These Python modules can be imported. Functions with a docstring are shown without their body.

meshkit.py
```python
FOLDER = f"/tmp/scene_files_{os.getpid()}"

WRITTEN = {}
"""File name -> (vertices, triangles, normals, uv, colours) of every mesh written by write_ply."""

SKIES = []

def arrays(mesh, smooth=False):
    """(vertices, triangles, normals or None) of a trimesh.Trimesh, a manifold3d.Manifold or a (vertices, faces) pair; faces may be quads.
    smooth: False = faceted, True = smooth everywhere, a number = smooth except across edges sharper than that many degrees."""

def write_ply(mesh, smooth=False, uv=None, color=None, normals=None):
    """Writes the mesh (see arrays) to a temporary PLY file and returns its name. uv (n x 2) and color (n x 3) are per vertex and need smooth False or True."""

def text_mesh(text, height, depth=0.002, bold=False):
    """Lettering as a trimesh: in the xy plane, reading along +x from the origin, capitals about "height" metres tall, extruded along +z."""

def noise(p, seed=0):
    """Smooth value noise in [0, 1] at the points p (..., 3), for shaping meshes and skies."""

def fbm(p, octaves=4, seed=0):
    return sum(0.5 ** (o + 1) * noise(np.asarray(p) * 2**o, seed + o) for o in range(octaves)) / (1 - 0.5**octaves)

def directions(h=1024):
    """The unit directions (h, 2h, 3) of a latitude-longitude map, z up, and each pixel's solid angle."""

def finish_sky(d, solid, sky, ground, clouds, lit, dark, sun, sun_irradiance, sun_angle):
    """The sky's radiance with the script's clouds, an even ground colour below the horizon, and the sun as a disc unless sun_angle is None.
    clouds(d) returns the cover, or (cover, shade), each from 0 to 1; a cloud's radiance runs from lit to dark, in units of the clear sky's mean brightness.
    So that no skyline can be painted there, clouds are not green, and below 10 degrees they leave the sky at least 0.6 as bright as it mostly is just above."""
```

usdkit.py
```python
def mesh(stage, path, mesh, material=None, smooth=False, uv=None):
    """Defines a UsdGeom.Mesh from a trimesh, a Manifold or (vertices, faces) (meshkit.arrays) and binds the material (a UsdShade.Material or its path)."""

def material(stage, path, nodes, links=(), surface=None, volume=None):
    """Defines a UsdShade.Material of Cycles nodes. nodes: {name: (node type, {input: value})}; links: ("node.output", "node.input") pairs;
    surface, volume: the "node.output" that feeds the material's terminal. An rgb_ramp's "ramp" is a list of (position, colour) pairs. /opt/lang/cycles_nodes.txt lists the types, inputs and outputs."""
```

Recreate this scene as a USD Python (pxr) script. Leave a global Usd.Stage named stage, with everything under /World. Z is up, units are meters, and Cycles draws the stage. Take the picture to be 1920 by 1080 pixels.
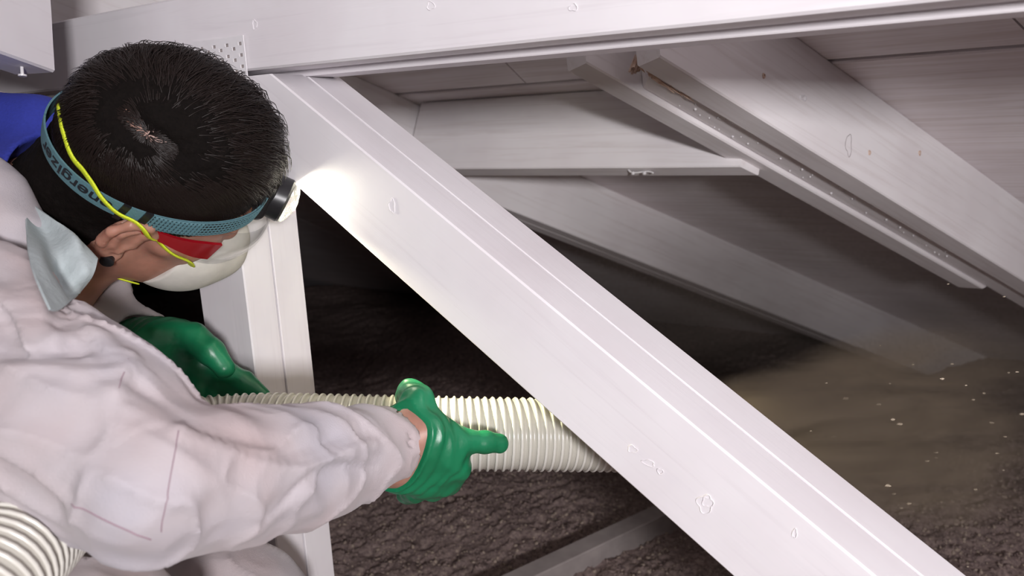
import math
import numpy as np
import trimesh
import shapely.geometry as sg
from pxr import Usd, UsdGeom, UsdLux, UsdShade, Gf, Sdf, Vt
import usdkit, meshkit

stage = Usd.Stage.CreateInMemory()
UsdGeom.SetStageUpAxis(stage, 'Z')
UsdGeom.Xform.Define(stage, '/World')
UsdGeom.Scope.Define(stage, '/World/Looks')
rng = np.random.default_rng(7)

# ---------------------------------------------------------------- camera
PITCH, ROLL, FPX, HC = 0.21388, 0.04531, 1427.14, 0.90       # radians, radians, focal length in pixels of 1920, lens height above the loose fill
FWD = np.array([0, math.cos(PITCH), -math.sin(PITCH)])
_u0 = np.array([0, math.sin(PITCH), math.cos(PITCH)])
_r0 = np.array([1.0, 0, 0])
RIGHT = _r0 * math.cos(ROLL) - _u0 * math.sin(ROLL)
UP = _r0 * math.sin(ROLL) + _u0 * math.cos(ROLL)
EYE = np.array([0, 0, HC])
cam = UsdGeom.Camera.Define(stage, '/World/camera')
cam.CreateHorizontalApertureAttr(36.0)
cam.CreateVerticalApertureAttr(20.25)
cam.CreateFocalLengthAttr(36.0 * FPX / 1920)
cam.CreateClippingRangeAttr(Gf.Vec2f(0.02, 60))
cam.CreateFStopAttr(7.0)
cam.CreateFocusDistanceAttr(0.76)
cam.CreateExposureAttr(0.0)
cam.AddTransformOp().Set(Gf.Matrix4d(*RIGHT, 0, *UP, 0, *(-FWD), 0, *EYE, 1))

# ---------------------------------------------------------------- light: the photographer's LED panel, behind and right of the lens
def look_matrix(pos, target, up=(0, 0, 1)):
    z = np.asarray(pos, float) - np.asarray(target, float); z /= np.linalg.norm(z)
    x = np.cross(up, z); x /= np.linalg.norm(x)
    y = np.cross(z, x)
    return Gf.Matrix4d(*x, 0, *y, 0, *z, 0, *map(float, pos), 1)
LAMP = EYE + np.array([0.34, -0.95, 0.14])
panel = UsdLux.RectLight.Define(stage, '/World/led_panel_light')
panel.CreateWidthAttr(0.15); panel.CreateHeightAttr(0.13)
panel.CreateIntensityAttr(510.0)
panel.CreateColorAttr(Gf.Vec3f(1.0, 0.965, 0.985))
panel.AddTransformOp().Set(look_matrix(LAMP, EYE + np.array([0.15, 1.2, -0.15])))

# ---------------------------------------------------------------- helpers
def C(X, Y, Z):                      # metres right, up, towards the viewer -> world
    return EYE + X * RIGHT + Y * UP - Z * FWD
def P(px, py, d):                    # a point seen at a pixel of the 1920 frame, d metres deep, in right/up/towards metres
    return np.array([(px - 960) / FPX * d, (540 - py) / FPX * d, -d])
BASIS = np.stack([RIGHT, UP, -FWD], 0)
def W(v):                            # right/up/towards -> world, arrays
    return np.asarray(v) @ BASIS + EYE
def unit(v): v = np.asarray(v, float); return v / np.linalg.norm(v)

M = {}
def mat(name, nodes, links, surface='p.BSDF', volume=None):
    M[name] = usdkit.material(stage, f'/World/Looks/{name}', nodes, links, surface=surface, volume=volume)
    return M[name]
names = {}
def path_for(name, parent=None):
    base = (str(parent.GetPath()) if parent else '/World') + '/' + name
    n = names.get(base, 0); names[base] = n + 1
    return base if n == 0 else f'{base}_{n:03d}'
def tag(o, label=None, cat=None, group=None, kind=None):
    o = o.GetPrim() if hasattr(o, 'GetPrim') else o
    for k, v in (('label', label), ('category', cat), ('group', group), ('kind', kind)):
        if v: o.SetCustomDataByKey(k, v)
    return o
def thing(name, label, cat, kind=None, parent=None):
    x = UsdGeom.Xform.Define(stage, path_for(name, parent))
    return tag(x, label, cat, kind=kind)
def obj(name, mesh, material, parent=None, smooth=False, matrix=None, uv=None, label=None, kind=None):
    m = usdkit.mesh(stage, path_for(name, parent), mesh, M[material], smooth=smooth, uv=uv)
    if matrix is not None: UsdGeom.Xformable(m).AddTransformOp().Set(matrix)
    return tag(m, label, kind=kind)

def surf(f, lo, hi, h, project=2, fine=None):
    """Naive surface nets of the signed distance f (vectorised over (n,3)); returns vertices, triangles. fine: per axis (from, to, step) of a finer stretch."""
    lo, hi = np.asarray(lo, float), np.asarray(hi, float)
    ax = [lo[k] + h * np.arange(int(np.ceil((hi[k] - lo[k]) / h)) + 1) for k in range(3)]
    if fine:
        ax = [np.r_[np.linspace(lo[k], a, int((a - lo[k]) / h) + 2)[:-1], np.arange(a, b, s), np.linspace(b, hi[k], int((hi[k] - b) / h) + 2)] for k, (a, b, s) in enumerate(fine)]
    n = np.array([len(a) for a in ax])
    V = np.full(n, 9.0)
    B = 16                            # skip blocks that are far from the surface
    for i in range(0, n[0], B):
        for j in range(0, n[1], B):
            for k in range(0, n[2], B):
                a, b, c = ax[0][i:i+B], ax[1][j:j+B], ax[2][k:k+B]
                mid = np.array([[a.mean(), b.mean(), c.mean()]])
                d = f(mid)[0]
                if abs(d) > max(a[-1] - a[0], b[-1] - b[0], c[-1] - c[0]) * 0.9 + 0.012 + h:
                    V[i:i+B, j:j+B, k:k+B] = d; continue
                g = np.stack(np.meshgrid(a, b, c, indexing='ij'), -1).reshape(-1, 3)
                V[i:i+B, j:j+B, k:k+B] = f(g).reshape(len(a), len(b), len(c))
    inside = V < 0
    S = np.zeros((*(n - 1), 3)); N = np.zeros(n - 1)
    quads = []
    for axis in range(3):
        o1, o2 = (axis + 1) % 3, (axis + 2) % 3
        s0 = [slice(None)] * 3; s1 = [slice(None)] * 3
        s0[axis] = slice(0, -1); s1[axis] = slice(1, None)
        a, b = V[tuple(s0)], V[tuple(s1)]
        ch = inside[tuple(s0)] != inside[tuple(s1)]
        idx = np.argwhere(ch)
        av, bv = a[ch], b[ch]
        t = av / (av - bv)
        pos = idx.astype(float); pos[:, axis] += t
        cells = []
        for d1, d2 in ((0, 0), (-1, 0), (-1, -1), (0, -1)):
            cc = idx.copy(); cc[:, o1] += d1; cc[:, o2] += d2
            ok = ((cc >= 0) & (cc < n - 1)).all(1)
            np.add.at(S, tuple(cc[ok].T), pos[ok]); np.add.at(N, tuple(cc[ok].T), 1)
            cells.append((cc, ok))
        good = np.all([x[1] for x in cells], 0)
        q = np.stack([np.ravel_multi_index(x[0][good].T, n - 1) for x in cells], 1)
        flip = (av < bv)[good]
        q[~flip] = q[~flip][:, ::-1]
        quads.append(q)
    q = np.vstack(quads)
    used, inv = np.unique(q, return_inverse=True)
    v = S.reshape(-1, 3)[used] / np.maximum(N.reshape(-1)[used], 1)[:, None]
    v = np.stack([np.interp(v[:, k], np.arange(n[k]), ax[k]) for k in range(3)], 1)
    q = inv.reshape(-1, 4)
    for _ in range(project):
        e = h * 0.3
        d = f(v)
        g = np.stack([f(v + e * np.eye(3)[k]) - f(v - e * np.eye(3)[k]) for k in range(3)], 1) / (2 * e)
        step = d[:, None] * g / np.maximum((g ** 2).sum(1, keepdims=True), 0.25)
        v = v - np.clip(step, -h * 0.7, h * 0.7) * 0.8
    tri = np.vstack([q[:, [0, 1, 2]], q[:, [0, 2, 3]]])
    vol = np.einsum('ij,ij->i', v[tri[:, 0]], np.cross(v[tri[:, 1]], v[tri[:, 2]])).sum()
    if vol < 0: tri = tri[:, ::-1]
    return v, tri

def rc(p, a, b, ra, rb):             # round cone between a and b
    a, b = np.asarray(a, float), np.asarray(b, float)
    ba = b - a; q = p - a; m = q @ ba; l2 = max(ba @ ba, 1e-12); t = np.clip(m / l2, 0, 1)
    return np.sqrt(np.maximum(np.einsum('ij,ij->i', q, q) - 2 * t * m + t * t * l2, 0)) - (ra + (rb - ra) * t)
def ell(p, c, r, m=None):            # ellipsoid; m: rows are its axes
    q = p - np.asarray(c)
    if m is not None: q = q @ np.asarray(m).T
    r = np.asarray(r, float)
    k0 = np.linalg.norm(q / r, axis=1); k1 = np.linalg.norm(q / r ** 2, axis=1)
    return k0 * (k0 - 1) / np.maximum(k1, 1e-9)
def smin(a, b, k):
    h = np.clip(0.5 + 0.5 * (b - a) / k, 0, 1)
    return b + (a - b) * h - k * h * (1 - h)
def smax(a, b, k): return -smin(-a, -b, k)
def chain(p, pts, rad, k=0.0):
    d = None
    for i in range(len(pts) - 1):
        e = rc(p, pts[i], pts[i+1], rad[i], rad[i+1])
        d = e if d is None else (smin(d, e, k) if k else np.minimum(d, e))
    return d
def segd(p, a, b):
    a, b = np.asarray(a, float), np.asarray(b, float)
    ba = b - a; t = np.clip((p - a) @ ba / (ba @ ba), 0, 1)
    return np.linalg.norm(p - a - t[:, None] * ba, axis=1)
def spline(pts, n):
    from scipy.interpolate import CubicSpline
    pts = np.asarray(pts, float)
    s = np.r_[0, np.cumsum(np.linalg.norm(np.diff(pts, axis=0), axis=1))]
    return CubicSpline(s, pts, axis=0)(np.linspace(0, s[-1], n))
def tube(pts, radii, sides=10, caps=True, flat=1.0, up=None):
    p = np.asarray(pts, float); n = len(p)
    t = np.gradient(p, axis=0); t /= np.linalg.norm(t, axis=1, keepdims=True) + 1e-12
    ref = np.asarray(up if up is not None else (unit(np.cross(t[0], [0.31, 0.2, 0.93]))), float)
    a = np.zeros_like(p); cur = ref
    for i in range(n):
        cur = cur - t[i] * (cur @ t[i]); cur /= np.linalg.norm(cur); a[i] = cur
    b = np.cross(t, a)
    ang = np.arange(sides) * 2 * np.pi / sides
    R = np.broadcast_to(np.asarray(radii, float), (n,))[:, None, None]
    v = p[:, None] + R * (np.cos(ang)[None, :, None] * a[:, None] * flat + np.sin(ang)[None, :, None] * b[:, None])
    i, j = np.meshgrid(np.arange(n - 1), np.arange(sides), indexing='ij')
    qd = np.stack([i*sides+j, i*sides+(j+1) % sides, (i+1)*sides+(j+1) % sides, (i+1)*sides+j], -1).reshape(-1, 4)
    f = np.vstack([qd[:, [0, 1, 2]], qd[:, [0, 2, 3]]])
    v = v.reshape(-1, 3)
    if caps:
        k = len(v); v = np.vstack([v, p[:1], p[-1:]])
        j = np.arange(sides); l = (n - 1) * sides
        f = np.vstack([f, np.stack([np.full(sides, k), (j+1) % sides, j], 1), np.stack([np.full(sides, k+1), l + j, l + (j+1) % sides], 1)])
    return v, f
def join(parts):
    vs, fs, o = [], [], 0
    for v, f in parts:
        v, f = np.asarray(v, float), np.asarray(f)
        if f.shape[1] == 4: f = np.vstack([f[:, [0, 1, 2]], f[:, [0, 2, 3]]])
        vs.append(v); fs.append(f + o); o += len(v)
    return np.vstack(vs), np.vstack(fs)
def tm(v): return (np.array(v.vertices), np.array(v.faces))
def sheet(grid, thick):
    """A closed, thick sheet over a grid (n,m,3) of points, offset along its normals."""
    g = np.asarray(grid, float); n, m = g.shape[:2]
    nu, nv = np.gradient(g, axis=0), np.gradient(g, axis=1)
    nn = np.cross(nu, nv); nn /= np.linalg.norm(nn, axis=2, keepdims=True) + 1e-12
    a, b = (g + nn * thick / 2).reshape(-1, 3), (g - nn * thick / 2).reshape(-1, 3)
    i, j = np.meshgrid(np.arange(n - 1), np.arange(m - 1), indexing='ij')
    q = np.stack([i*m+j, (i+1)*m+j, (i+1)*m+j+1, i*m+j+1], -1).reshape(-1, 4)
    k = n * m
    rim = np.r_[np.arange(m - 1), (np.arange(n - 1) * m + m - 1), (n - 1) * m + np.arange(m - 1, 0, -1), np.arange(n - 1, 0, -1) * m]
    nx = np.roll(rim, -1)
    side = np.stack([rim, nx, nx + k, rim + k], 1)
    return join([(np.vstack([a, b]), np.vstack([q, q[:, ::-1] + k, side]))])

# ---------------------------------------------------------------- materials
def painted(name, col, dirt, amount=0.45, rough=0.5, grain=1.0, knots=True):
    nodes = {'tc': ('texture_coordinate', {}), 'mp': ('mapping', {'scale': (2.2, 55, 55)}), 'n': ('noise_texture', {'scale': 1.6, 'detail': 6, 'roughness': 0.62, 'distortion': 0.6}),
             'r': ('rgb_ramp', {'ramp': [(0, dirt), (amount, tuple(0.5*a+0.5*b for a, b in zip(col, dirt))), (min(amount + 0.2, 1), col), (1, col)]}),
             'n2': ('noise_texture', {'scale': 7, 'detail': 3}), 'r2': ('rgb_ramp', {'ramp': [(0.25, (0.86, 0.82, 0.83)), (0.6, (1, 1, 1))]}),
             'mx': ('mix_color', {'blend_type': 'multiply', 'fac': 0.6}),
             'b': ('bump', {'strength': 0.22 * grain, 'distance': 0.0016}), 'p': ('principled_bsdf', {'roughness': rough, 'specular_ior_level': 0.35})}
    links = [('tc.object', 'mp.vector'), ('mp.vector', 'n.vector'), ('n.fac', 'r.fac'), ('tc.object', 'n2.vector'), ('n2.fac', 'r2.fac'), ('r.color', 'mx.a'), ('r2.color', 'mx.b'),
             ('mx.result', 'p.base_color'), ('n.fac', 'b.height'), ('b.normal', 'p.normal')]
    return mat(name, nodes, links)
painted('white_timber', (0.83, 0.805, 0.83), (0.70, 0.66, 0.69), 0.24, 0.55, 0.7)
painted('thin_white_timber', (0.86, 0.83, 0.84), (0.68, 0.62, 0.61), 0.30, 0.55)
painted('whitewashed_board', (0.80, 0.75, 0.77), (0.58, 0.50, 0.47), 0.36, 0.6)
mat('raw_wood', {'tc': ('texture_coordinate', {}), 'n': ('noise_texture', {'scale': 60, 'detail': 4}), 'r': ('rgb_ramp', {'ramp': [(0.3, (0.36, 0.2, 0.13)), (0.7, (0.75, 0.58, 0.48))]}), 'p': ('principled_bsdf', {'roughness': 0.8})},
    [('tc.object', 'n.vector'), ('n.fac', 'r.fac'), ('r.color', 'p.base_color')])
def plain(name, col, rough=0.5, metal=0.0, spec=0.5, noise=0.0, scale=40, bump=0.0, **kw):
    nodes = {'p': ('principled_bsdf', {'base_color': col, 'roughness': rough, 'metallic': metal, 'specular_ior_level': spec, **kw})}
    links = []
    if noise or bump:
        nodes |= {'tc': ('texture_coordinate', {}), 'n': ('noise_texture', {'scale': scale, 'detail': 5, 'roughness': 0.6})}
        links += [('tc.object', 'n.vector')]
    if noise:
        nodes['r'] = ('rgb_ramp', {'ramp': [(0.25, tuple(c * (1 - noise) for c in col)), (0.75, tuple(min(1, c * (1 + noise)) for c in col))]})
        links += [('n.fac', 'r.fac'), ('r.color', 'p.base_color')]
    if bump:
        nodes['b'] = ('bump', {'strength': bump, 'distance': 0.001}); links += [('n.fac', 'b.height'), ('b.normal', 'p.normal')]
    return mat(name, nodes, links)
plain('painted_steel', (0.80, 0.78, 0.80), 0.35, 0.0, 0.5, noise=0.05)
plain('dark_slot', (0.10, 0.09, 0.09), 0.8)
plain('pencil_line', (0.30, 0.26, 0.27), 0.9)
plain('skin', (0.42, 0.20, 0.145), 0.45, noise=0.16, scale=55, bump=0.25, subsurface_weight=0.25, subsurface_scale=0.004)
plain('hair_black', (0.013, 0.008, 0.0068), 0.36, spec=0.34)
plain('hair_base', (0.005, 0.0035, 0.003), 0.8, spec=0.1, noise=0.4, scale=300, bump=1.0)
plain('blue_cotton', (0.022, 0.035, 0.30), 0.85, noise=0.15, scale=400, bump=0.3)
plain('yellow_elastic', (0.68, 0.80, 0.03), 0.6, noise=0.25, scale=700, bump=0.6)
plain('teal_elastic', (0.085, 0.185, 0.215), 0.7, noise=0.15, scale=500, bump=0.4)
plain('black_plastic', (0.012, 0.012, 0.014), 0.35)
plain('black_ink', (0.008, 0.010, 0.014), 0.6)
plain('mesh_ground', (0.010, 0.014, 0.017), 0.8)
plain('red_plastic', (0.28, 0.006, 0.012), 0.15)
plain('mask_felt', (0.62, 0.60, 0.555), 0.9, noise=0.14, scale=30, bump=0.3)
plain('dust_stain', (0.40, 0.35, 0.29), 0.95, noise=0.3, scale=90)
plain('seam_thread', (0.34, 0.24, 0.28), 0.8)
plain('nail_steel', (0.75, 0.73, 0.74), 0.3)
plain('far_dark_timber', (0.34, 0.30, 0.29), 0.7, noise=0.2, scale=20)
mat('clear_lens', {'w': ('layer_weight', {'blend': 0.5}), 'pw': ('math', {'math_type': 'power', 'value2': 4.0}), 'ma': ('math', {'math_type': 'multiply_add', 'value2': 0.55, 'value3': 0.05}),
    't': ('transparent_bsdf', {'color': (0.97, 0.975, 0.98)}), 'g': ('glossy_bsdf', {'roughness': 0.08, 'color': (1, 1, 1)}), 'm': ('mix_closure', {})},
    [('w.facing', 'pw.value1'), ('pw.value', 'ma.value1'), ('ma.value', 'm.fac'), ('t.BSDF', 'm.closure1'), ('g.BSDF', 'm.closure2')], surface='m.closure')
mat('lamp_reflector', {'p': ('principled_bsdf', {'base_color': (0.85, 0.86, 0.88), 'metallic': 0.7, 'roughness': 0.18})}, [])
mat('lit_led', {'e': ('emission', {'color': (1.0, 0.95, 0.74), 'strength': 800.0})}, [], surface='e.emission')
# coverall: thin non-woven, a little light comes through; fibres as fine relief, skin-warm and cool patches where it lies on what is worn below
mat('coverall_fabric', {'tc': ('texture_coordinate', {}), 'n': ('noise_texture', {'scale': 9, 'detail': 3}), 'r': ('rgb_ramp', {'ramp': [(0.30, (0.50, 0.48, 0.53)), (0.48, (0.55, 0.50, 0.52)), (0.70, (0.53, 0.43, 0.43))]}),
     'mp': ('mapping', {'scale': (500, 900, 500)}), 'f': ('noise_texture', {'scale': 1.0, 'detail': 4, 'roughness': 0.7}), 'n3': ('noise_texture', {'scale': 45, 'detail': 3}),
     'ad': ('math', {'math_type': 'multiply_add', 'value2': 1.6}), 'b': ('bump', {'strength': 0.35, 'distance': 0.0012}),
     'p': ('principled_bsdf', {'roughness': 0.75, 'specular_ior_level': 0.25, 'sheen_weight': 0.15}), 'tr': ('translucent_bsdf', {'color': (0.7, 0.6, 0.58)}), 'm': ('mix_closure', {'fac': 0.12})},
    [('tc.object', 'n.vector'), ('n.fac', 'r.fac'), ('r.color', 'p.base_color'), ('tc.object', 'mp.vector'), ('mp.vector', 'f.vector'), ('tc.object', 'n3.vector'), ('n3.fac', 'ad.value1'), ('f.fac', 'ad.value3'),
     ('ad.value', 'b.height'), ('b.normal', 'p.normal'), ('p.BSDF', 'm.closure1'), ('tr.BSDF', 'm.closure2')], surface='m.closure')
plain('collar_fabric', (0.42, 0.475, 0.485), 0.9, spec=0.15, noise=0.06, scale=160, bump=0.9)
mat('green_latex', {'tc': ('texture_coordinate', {}), 'n': ('noise_texture', {'scale': 22, 'detail': 4}), 'r': ('rgb_ramp', {'ramp': [(0.3, (0.004, 0.13, 0.052)), (0.62, (0.007, 0.20, 0.085)), (0.9, (0.10, 0.27, 0.19))]}),
     'w': ('noise_texture', {'scale': 120, 'detail': 3}), 'b': ('bump', {'strength': 0.25, 'distance': 0.0012}), 'p': ('principled_bsdf', {'roughness': 0.36, 'specular_ior_level': 0.5})},
    [('tc.object', 'n.vector'), ('n.fac', 'r.fac'), ('r.color', 'p.base_color'), ('tc.object', 'w.vector'), ('w.fac', 'b.height'), ('b.normal', 'p.normal')])
mat('hose_wall', {'p': ('principled_bsdf', {'base_color': (0.62, 0.60, 0.53), 'roughness': 0.28, 'specular_ior_level': 0.6}), 'tr': ('translucent_bsdf', {'color': (0.6, 0.58, 0.42)}), 'm': ('mix_closure', {'fac': 0.22})},
    [('p.BSDF', 'm.closure1'), ('tr.BSDF', 'm.closure2')], surface='m.closure')
plain('hose_rib', (0.66, 0.645, 0.59), 0.2, spec=0.7)
mat('loose_fill', {'tc': ('texture_coordinate', {}), 'n': ('noise_texture', {'scale': 95, 'detail': 6, 'roughness': 0.7}), 'r': ('rgb_ramp', {'ramp': [(0.28, (0.05, 0.038, 0.036)), (0.48, (0.24, 0.18, 0.17)), (0.66, (0.38, 0.30, 0.265)), (0.85, (0.50, 0.41, 0.30))]}),
     'b': ('bump', {'strength': 0.9, 'distance': 0.0035}), 'p': ('principled_bsdf', {'roughness': 0.95, 'specular_ior_level': 0.1})},
    [('tc.object', 'n.vector'), ('n.fac', 'r.fac'), ('r.color', 'p.base_color'), ('n.fac', 'b.height'), ('b.normal', 'p.normal')])
plain('fibre_fleck', (0.55, 0.47, 0.36), 0.95, noise=0.3, scale=200)
plain('plasterboard', (0.30, 0.28, 0.27), 0.9)

# ---------------------------------------------------------------- the roof and truss frame, solved from real timber sizes (90 x 45)
K = 1.184
PSI = 0.58321
SV = np.array([math.cos(PSI), -math.sin(PSI), 0]); NV = np.array([math.sin(PSI), math.cos(PSI), 0]); ZV = np.array([0, 0, 1.0])
BETA = 0.47701
TV = NV * math.cos(BETA) - ZV * math.sin(BETA)      # down the roof
MV = -np.cross(SV, TV); MV = MV if MV[2] < 0 else -MV  # out of the roof, into the attic
ROOF0 = EYE + np.array([0, 0, 0.60339 * K])
def roof(s, t, m=0.0): return ROOF0 + s * SV + t * TV + m * MV
def truss(s, h, n): return EYE + K * (np.array([0, 0.56206, 0]) + s * SV + h * ZV + n * NV)

def timber(name, A, B, wd, w, td, T, material, parent, endA=None, endB=None, cham=0.0022, rough=0.0005, seed=0, label=None, wane=None, smooth=35):
    """A sawn board: its edge runs A-B, it spans w along wd and T along td; endA/endB: normals of its end cuts. Its mesh lies along its own x axis."""
    A, B = np.asarray(A, float), np.asarray(B, float)
    x = unit(B - A); L = np.linalg.norm(B - A)
    wd = unit(wd - x * (wd @ x)); td = unit(td - x * (td @ x) - wd * (td @ wd))
    sgn = 1.0 if np.linalg.det(np.stack([x, td, wd])) > 0 else -1.0
    y = td * sgn
    c = cham
    prof = []
    nw, nt = max(2, int(w / 0.03)), max(2, int(T / 0.02))
    for k in range(nt + 1): prof.append((c + (T - 2*c) * k / nt, 0))
    for k in range(nw + 1): prof.append((T, c + (w - 2*c) * k / nw))
    for k in range(nt + 1): prof.append((T - c - (T - 2*c) * k / nt, w))
    for k in range(nw + 1): prof.append((0, w - c - (w - 2*c) * k / nw))
    prof = np.array(prof); prof[:, 0] *= sgn
    if sgn < 0: prof = prof[::-1]
    n = max(3, int(L / 0.03)); m = len(prof)
    g = np.zeros((n + 1, m, 3))
    g[..., 0] = np.linspace(0, L, n + 1)[:, None]; g[..., 1:] = prof[None]
    nz = meshkit.noise(g * np.array([7, 40, 40.0]) + seed * 17.3, seed) - 0.5
    nz2 = meshkit.noise(g * np.array([2, 12, 12.0]) + seed * 7.3, seed + 3) - 0.5
    ctr = np.array([sgn * T / 2, w / 2])
    d = g[..., 1:] - ctr; d /= np.linalg.norm(d, axis=2, keepdims=True)
    g[..., 1:] += d * (nz * rough * 1.4 + nz2 * rough * 2)[..., None]
    if wane: g = wane(g, sgn)
    R = np.stack([x, y, wd])
    for end, nrm, ref in ((0, endA, 0.0), (n, endB, L)):
        if nrm is not None:
            nl = R @ np.asarray(nrm, float)
            off = -(g[end, :, 1] * nl[1] + g[end, :, 2] * nl[2]) / nl[0]
            k0 = g[..., 0]
            span = max(0.25 * L, 0.02)
            if end == 0:
                wgt = np.clip(1 - k0 / span, 0, 1)
            else:
                wgt = np.clip(1 - (L - k0) / span, 0, 1)
            g[..., 0] += wgt * off[None]
    v = g.reshape(-1, 3)
    i, j = np.meshgrid(np.arange(n), np.arange(m), indexing='ij')
    q = np.stack([i*m+j, i*m+(j+1) % m, (i+1)*m+(j+1) % m, (i+1)*m+j], -1).reshape(-1, 4)[:, ::-1]
    f = np.vstack([q[:, [0, 1, 2]], q[:, [0, 2, 3]]])
    k = len(v); v = np.vstack([v, g[0].mean(0), g[-1].mean(0)])
    jj = np.arange(m)
    f = np.vstack([f, np.stack([np.full(m, k), jj, (jj+1) % m], 1), np.stack([np.full(m, k+1), n*m + (jj+1) % m, n*m + jj], 1)])
    tmm = trimesh.Trimesh(v, f, process=False)
    if tmm.volume < 0: f = f[:, ::-1]
    mx = Gf.Matrix4d(*x, 0, *y, 0, *wd, 0, *A, 1)
    return obj(name, (v, f), material, parent, smooth=smooth, matrix=mx, label=label)

def proj(p):
    d = np.asarray(p) - EYE; z = d @ FWD
    return np.array([960 + FPX * (d @ RIGHT) / z, 540 - FPX * (d @ UP) / z])
def at_x(A, dirn, px, lo=-3, hi=4):   # the point of a line that is seen at a given column
    ts = np.linspace(lo, hi, 7001); pts = A + ts[:, None] * dirn
    d = pts - EYE; z = d @ FWD; ok = z > 0.05
    x = 960 + FPX * (d @ RIGHT) / np.where(ok, z, 1)
    return pts[np.argmin(np.where(ok, np.abs(x - px), 1e9))]

# floor: ceiling lining below and loose fill above it
fl = obj('floor', tm(trimesh.creation.box([7, 7, 0.02], trimesh.transformations.translation_matrix([0, 1.6, -0.13]))), 'plasterboard', kind='structure')
gx, gy = np.meshgrid(np.r_[np.linspace(-2.4, -0.7, 60)[:-1], np.linspace(-0.7, 1.3, 300), np.linspace(1.3, 2.6, 62)[1:]], np.r_[np.linspace(-0.6, 1.0, 60)[:-1], np.linspace(1.0, 2.7, 270), np.linspace(2.7, 4.4, 92)[1:]], indexing='ij')
pp = np.stack([gx, gy, 0 * gx], -1)
gz = 0.05 * (meshkit.fbm(pp * 3.0, 3, 2) - 0.5) + 0.014 * (meshkit.fbm(pp * 20.0, 3, 5) - 0.5) + 0.017 * (meshkit.fbm(pp * 62.0, 2, 7) - 0.5)
lump = meshkit.noise(pp * 46.0, 9); gz += 0.006 * (np.clip(lump - 0.5, 0, 1))
i, j = np.meshgrid(np.arange(419), np.arange(419), indexing='ij')
qd = np.stack([i*420+j, (i+1)*420+j, (i+1)*420+j+1, i*420+j+1], -1).reshape(-1, 4)
base = np.stack([gx, gy, gz], -1).reshape(-1, 3)
lf = obj('loose_fill_insulation', (base, qd), 'loose_fill', smooth=True)
tag(lf, 'brown loose-fill insulation covering the dark attic floor', 'insulation', kind='stuff')

# torn clumps of fibre lying on it
clumps = UsdGeom.PointInstancer.Define(stage, '/World/insulation_clumps')
tag(clumps, 'torn tufts of brown and grey fibre strewn over the loose fill', 'insulation', kind='stuff')
plain('fill_tuft', (0.27, 0.205, 0.19), 0.95, spec=0.1, noise=0.5, scale=150, bump=0.6)
plain('fill_tuft_pale', (0.42, 0.34, 0.28), 0.95, spec=0.1, noise=0.5, scale=150, bump=0.6)
crel = clumps.CreatePrototypesRel()
for k in range(6):
    q = trimesh.creation.icosphere(1, 1.0); v = np.array(q.vertices)
    v *= 1 + 0.55 * (meshkit.noise(v * 2.3 + 5 * k, k)[:, None] - 0.5) + 0.35 * (rng.random((len(v), 1)) - 0.5)
    v *= np.array([1.25, 0.95, 0.8])
    o = usdkit.mesh(stage, f'/World/insulation_clumps/tuft_{k:03d}' if k else '/World/insulation_clumps/tuft', (v, np.array(q.faces)), M['fill_tuft_pale' if k > 3 else 'fill_tuft'], smooth=True)
    crel.AddTarget(o.GetPath())
nC = 26000
cx, cy = rng.uniform(-0.75, 1.35, nC), 1.0 + 1.5 * rng.random(nC) ** 1.25
from scipy.interpolate import RegularGridInterpolator
cz = RegularGridInterpolator((gx[:, 0], gy[0]), gz)(np.stack([cx, cy], 1))
csz = 0.0012 + 0.0030 * rng.random(nC) ** 2.0
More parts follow.
